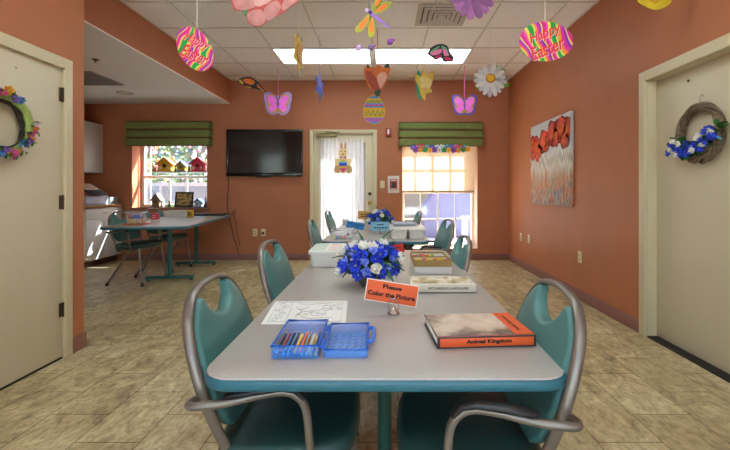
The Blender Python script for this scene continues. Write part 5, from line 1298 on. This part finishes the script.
def figure(label, px, pw, py_top, z, c1, c2, Y=YS):
    k_ = Y / F; H = (190 - py_top) * k_ + CH - z; r = pw * k_ / 2; t = thing('window_ornament', label, 'ornament', (wx(px, Y), Y, z), 0, 'small ornaments in the window')
    b = MB(); b.lathe([(0, 0), (r, 0), (r * 1.02, H * .1), (r * .85, H * .35), (r * .5, H * .58), (r * .42, H * .64), (0, H * .66)], (0, 0, 0), 20); b.build('body', mat('ornament_' + c1[1:], c1, .5, var=.3, vscale=40), t)
    b = MB(); b.ball((0, -.002, H * .78), (r * .62, r * .6, H * .2)); b.build('head', mat('ornament_' + c2[1:], c2, .5, var=.2, vscale=40), t)
    b = MB(); b.lathe([(r * .7, H * .86), (r * .6, H * .89), (r * .34, H * .95), (0, H)], (0, 0, 0), 16); b.build('cap', mat('ornament_' + c1[1:], ''), t); return t
figure('round brown ornament at the end of the window shelf by the jamb', 154.5, 4.6, 165, SHELF_Z, '#b5763a', '#d9c2a0')
figure('small dark green ornament between the yellow and blue-roofed birdhouses', 175.3, 2.6, 166, SHELF_Z, '#4a5a2a', '#8a7a3a')
figure('small olive ornament between the blue-roofed and red birdhouses', 189.2, 3.4, 165, SHELF_Z, '#6a6a2a', '#c8b04a')
figure('pale standing ornament on the sill in front of the stone-coloured birdhouse', 162.5, 4.6, 200, WL[2], '#cfc2b0', '#e0d2c0', YS - .1)
figure('green and gold ornament on the sill before the framed picture', 169.5, 3.8, 200.5, WL[2], '#5a7a3a', '#d0a83a', YS - .02)
figure('dark ornament at the end of the window sill under the red birdhouse', 205.6, 3, 196.5, WL[2], '#4a3f34', '#9a8a3a')
pf = thing('picture_frame', 'dark framed picture leaning in the birdhouse window', 'picture', (wx(183.7, YS), YS, WL[2]), 0, None, (math.radians(-12), 0, .05))
w, H = .148, .255; b = MB(); t_ = .03
b.span((-w, -.012, 0), (w, .008, t_), .003); b.span((-w, -.012, H - t_), (w, .008, H), .003); b.span((-w, -.012, t_), (-w + t_, .008, H - t_), .003); b.span((w - t_, -.012, t_), (w, .008, H - t_), .003); b.build('frame', mat('dark_wood_frame', '#3a2f22', .5), pf)
pm, nt, bs_ = nodemat('dim_landscape_print'); v = mapping(nt, (1, 1, 1.6)); n = nt.nodes.new('ShaderNodeTexNoise'); n.inputs['Scale'].default_value = 13; n.inputs['Detail'].default_value = 3; nt.links.new(v, n.inputs['Vector']); r = ramp(nt, [(.35, '#2f3a2a'), (.47, '#6f6a48'), (.55, '#c9a65a'), (.62, '#8a4f3a'), (.72, '#d8cfae')]); nt.links.new(n.outputs['Fac'], r.inputs['Fac']); nt.links.new(r.outputs['Color'], bs_.inputs['Base Color'])
MB().span((-w + t_ - .002, -.004, t_ - .002), (w - t_ + .002, .002, H - t_ + .002)).build('print', pm, pf, smooth=0)

# ------------------------------------------------------------------ outdoors
BOUNCE = mat('pale_bounce_ground', '#e6e4e0', .8, var=.06, vscale=2)
struct(MB().span((-12, -14, -.2), (9, YR - .2, -.05)), 'ground_rear_bounce', BOUNCE, smooth=0)  # unseen pale ground added to bounce sunlight in through the rear openings
struct(MB().span((-9, YB + .3, -.2), (7, 15, -.02)), 'ground_courtyard', mat('pale_paving', '#dedad2', .85, var=.08, vscale=2), smooth=0)
struct(MB().span((-9, 12.2, -.02), (7, 12.4, 3.4)), 'wall_courtyard', mat('cream_stucco', '#8a7c68', .85, var=.05, vscale=3), smooth=0)
# tall fitted cover outside the shaded window
cv = MB(); Yc = 9.7
prof = [(425, 240), (423.8, 206), (434.5, 191), (446, 177), (474, 177), (475.5, 240)]
cx_ = wx(449, Yc)
cv.prism([(wx(a, Yc) - cx_, max(-.019, wz(b_, Yc))) for a, b_ in prof], -.3, .35, bev=.05, seg=3)
o = cv.build('patio_cover', mat('blue_grey_cover_fabric', '#6c7090', .85, var=.08, vscale=9, bump=.3, bscale=30)); o.location = (cx_, Yc + .3, 0); tag(o, 'blue-grey fabric cover over patio furniture outside the shaded window', 'furniture cover')
# low white garden table
gc = thing('garden_table', 'low white garden table beside the blue-grey cover outside the shaded window', 'table', (wx(473, 7.7), 7.7, -.02)); GW = mat('white_resin', '#d6d4d0', .5)
MB().box((0, 0, .6), (.4, .4, .04), .012).build('tabletop', GW, gc)
for dx in (-.16, .16):
    for dy in (-.16, .16): MB().tube([(dx, dy, 0), (dx * .95, dy * .95, .585)], .024, 8).build('leg', GW, gc)
# garden outside the birdhouse window: slatted blue-grey screen, flowering shrubs
fn = thing('garden_screen', 'blue-grey panelled screen outside the birdhouse window', 'screen', (-4.4, 8.6, -.02)); SC = mat('blue_grey_screen', '#6f8292', .6, var=.1, vscale=3)
MB().span((-1.3, 0, 0), (1.9, .03, 1.22)).build('panel', SC, fn)
for k_ in range(7): MB().span((-1.3 + .53 * k_, -.04, -.02), (-1.24 + .53 * k_, .0, 1.3), .004).build('post', mat('pale_post', '#9aa4aa', .6), fn)
MB().span((-1.3, -.045, 1.2), (1.95, .05, 1.27), .004).build('top_rail', mat('pale_post', ''), fn)
leafc = [mat('shrub_green', '#41662f', .7, var=.3, vscale=3), mat('shrub_pale', '#7f9a68', .7, var=.25, vscale=3), mat('shrub_blue', '#5f7a80', .7, var=.25, vscale=3)]
bloss = [mat('shrub_bloom_pink', '#d87a8a', .7), mat('shrub_bloom_orange', '#dd9a5a', .7), mat('shrub_bloom_white', '#ece8e6', .7)]
for i, (x, y, zz, R_, lab) in enumerate(((-5.6, 10.0, 1.3, .75, 'flowering shrub seen beyond the yellow birdhouse, by the window jamb'), (-4.75, 9.7, 1.45, .8, 'flowering shrub seen beyond the blue-roofed birdhouse'), (-3.9, 10.0, 1.35, .75, 'flowering shrub seen beyond the red birdhouse'), (-6.6, 10.3, 1.3, .9, 'flowering shrub beyond the window shelf end'))):
    t = thing('garden_shrub', lab, 'shrub', (x, y, -.02), 0, 'flowering shrubs outside the birdhouse window'); rr = random.Random(40 + i)
    b = MB(); b.tube([(0, 0, 0), (.03, 0, .4), (0, .02, zz)], [.04, .035, .02], 8); b.build('trunk', TWIG, t)
    b = MB()
    for k_ in range(420):
        d = Vector((rr.gauss(0, 1), rr.gauss(0, 1), rr.gauss(0, 1))).normalized() * R_ * rr.uniform(.45, 1) ** .6
        c0 = Vector((d.x, d.y, zz + d.z * 1.1)); b.mi = rr.choice((0, 0, 1, 1, 2))
        dd = Vector((rr.uniform(-1, 1), rr.uniform(-1, 1), rr.uniform(-.6, 1))).normalized(); L = rr.uniform(.08, .15)
        s_ = dd.orthogonal().normalized() * L * .32
        b.bm.faces.ensure_lookup_table() if False else None
        vs = [b.bm.verts.new(c0), b.bm.verts.new(c0 + dd * L * .5 + s_), b.bm.verts.new(c0 + dd * L), b.bm.verts.new(c0 + dd * L * .5 - s_)]; f = b.bm.faces.new(vs); f.material_index = b.mi
    o = b.build('foliage', leafc, t, smooth=0); o['kind'] = 'stuff'
    b = MB()
    for k_ in range(70):
        d = Vector((rr.gauss(0, 1), rr.gauss(0, 1) - .8, rr.gauss(0, 1))).normalized() * R_ * rr.uniform(.85, 1.05); b.mi = rr.randrange(3)
        b.ball((d.x, d.y, zz + d.z * 1.1), rr.uniform(.03, .055), u=7, v=5)
    o = b.build('blossoms', bloss, t); o['kind'] = 'stuff'

# ------------------------------------------------------------------ camera, light
cam_d = bpy.data.cameras.new('camera'); cam = bpy.data.objects.new('camera', cam_d); COL.objects.link(cam); S.camera = cam
cam.location = (0, 0, CH); cam.rotation_euler = (PI / 2, 0, 0)
cam_d.sensor_fit = 'HORIZONTAL'; cam_d.sensor_width = 36; cam_d.lens = 36 * F / 730; cam_d.clip_start = .05
cam_d.shift_x = -(VX - 365) / 730; cam_d.shift_y = -(225 - VY) / 730
W = bpy.data.worlds.new('sky'); S.world = W; W.use_nodes = True; nt = W.node_tree
bg = nt.nodes['Background']; sky = nt.nodes.new('ShaderNodeTexSky'); sky.sky_type = 'NISHITA'; sky.sun_disc = False; sky.sun_elevation = math.radians(40); sky.sun_rotation = math.radians(45); sky.air_density = 1; sky.dust_density = 2
nt.links.new(sky.outputs[0], bg.inputs['Color']); bg.inputs['Strength'].default_value = .4
sun = bpy.data.lights.new('sun', 'SUN'); sun.energy = 20.; sun.angle = math.radians(1.); sun.color = (.9, .99, 1.06)
so = bpy.data.objects.new('sun', sun); COL.objects.link(so); so.rotation_euler = Vector((-.9, -.8, -1.2)).to_track_quat('-Z', 'Y').to_euler(); so.location = (6, 14, 8)
S.view_settings.view_transform = 'Standard'; S.view_settings.look = 'None'; S.view_settings.exposure = 1.5; S.view_settings.gamma = 1.; S.view_settings.use_curve_mapping = False
S.cycles.max_bounces = 10; S.cycles.diffuse_bounces = 6; S.cycles.transparent_max_bounces = 16; S.cycles.use_denoising = True; S.cycles.sample_clamp_indirect = 6; S.cycles.caustics_reflective = False; S.cycles.caustics_refractive = False
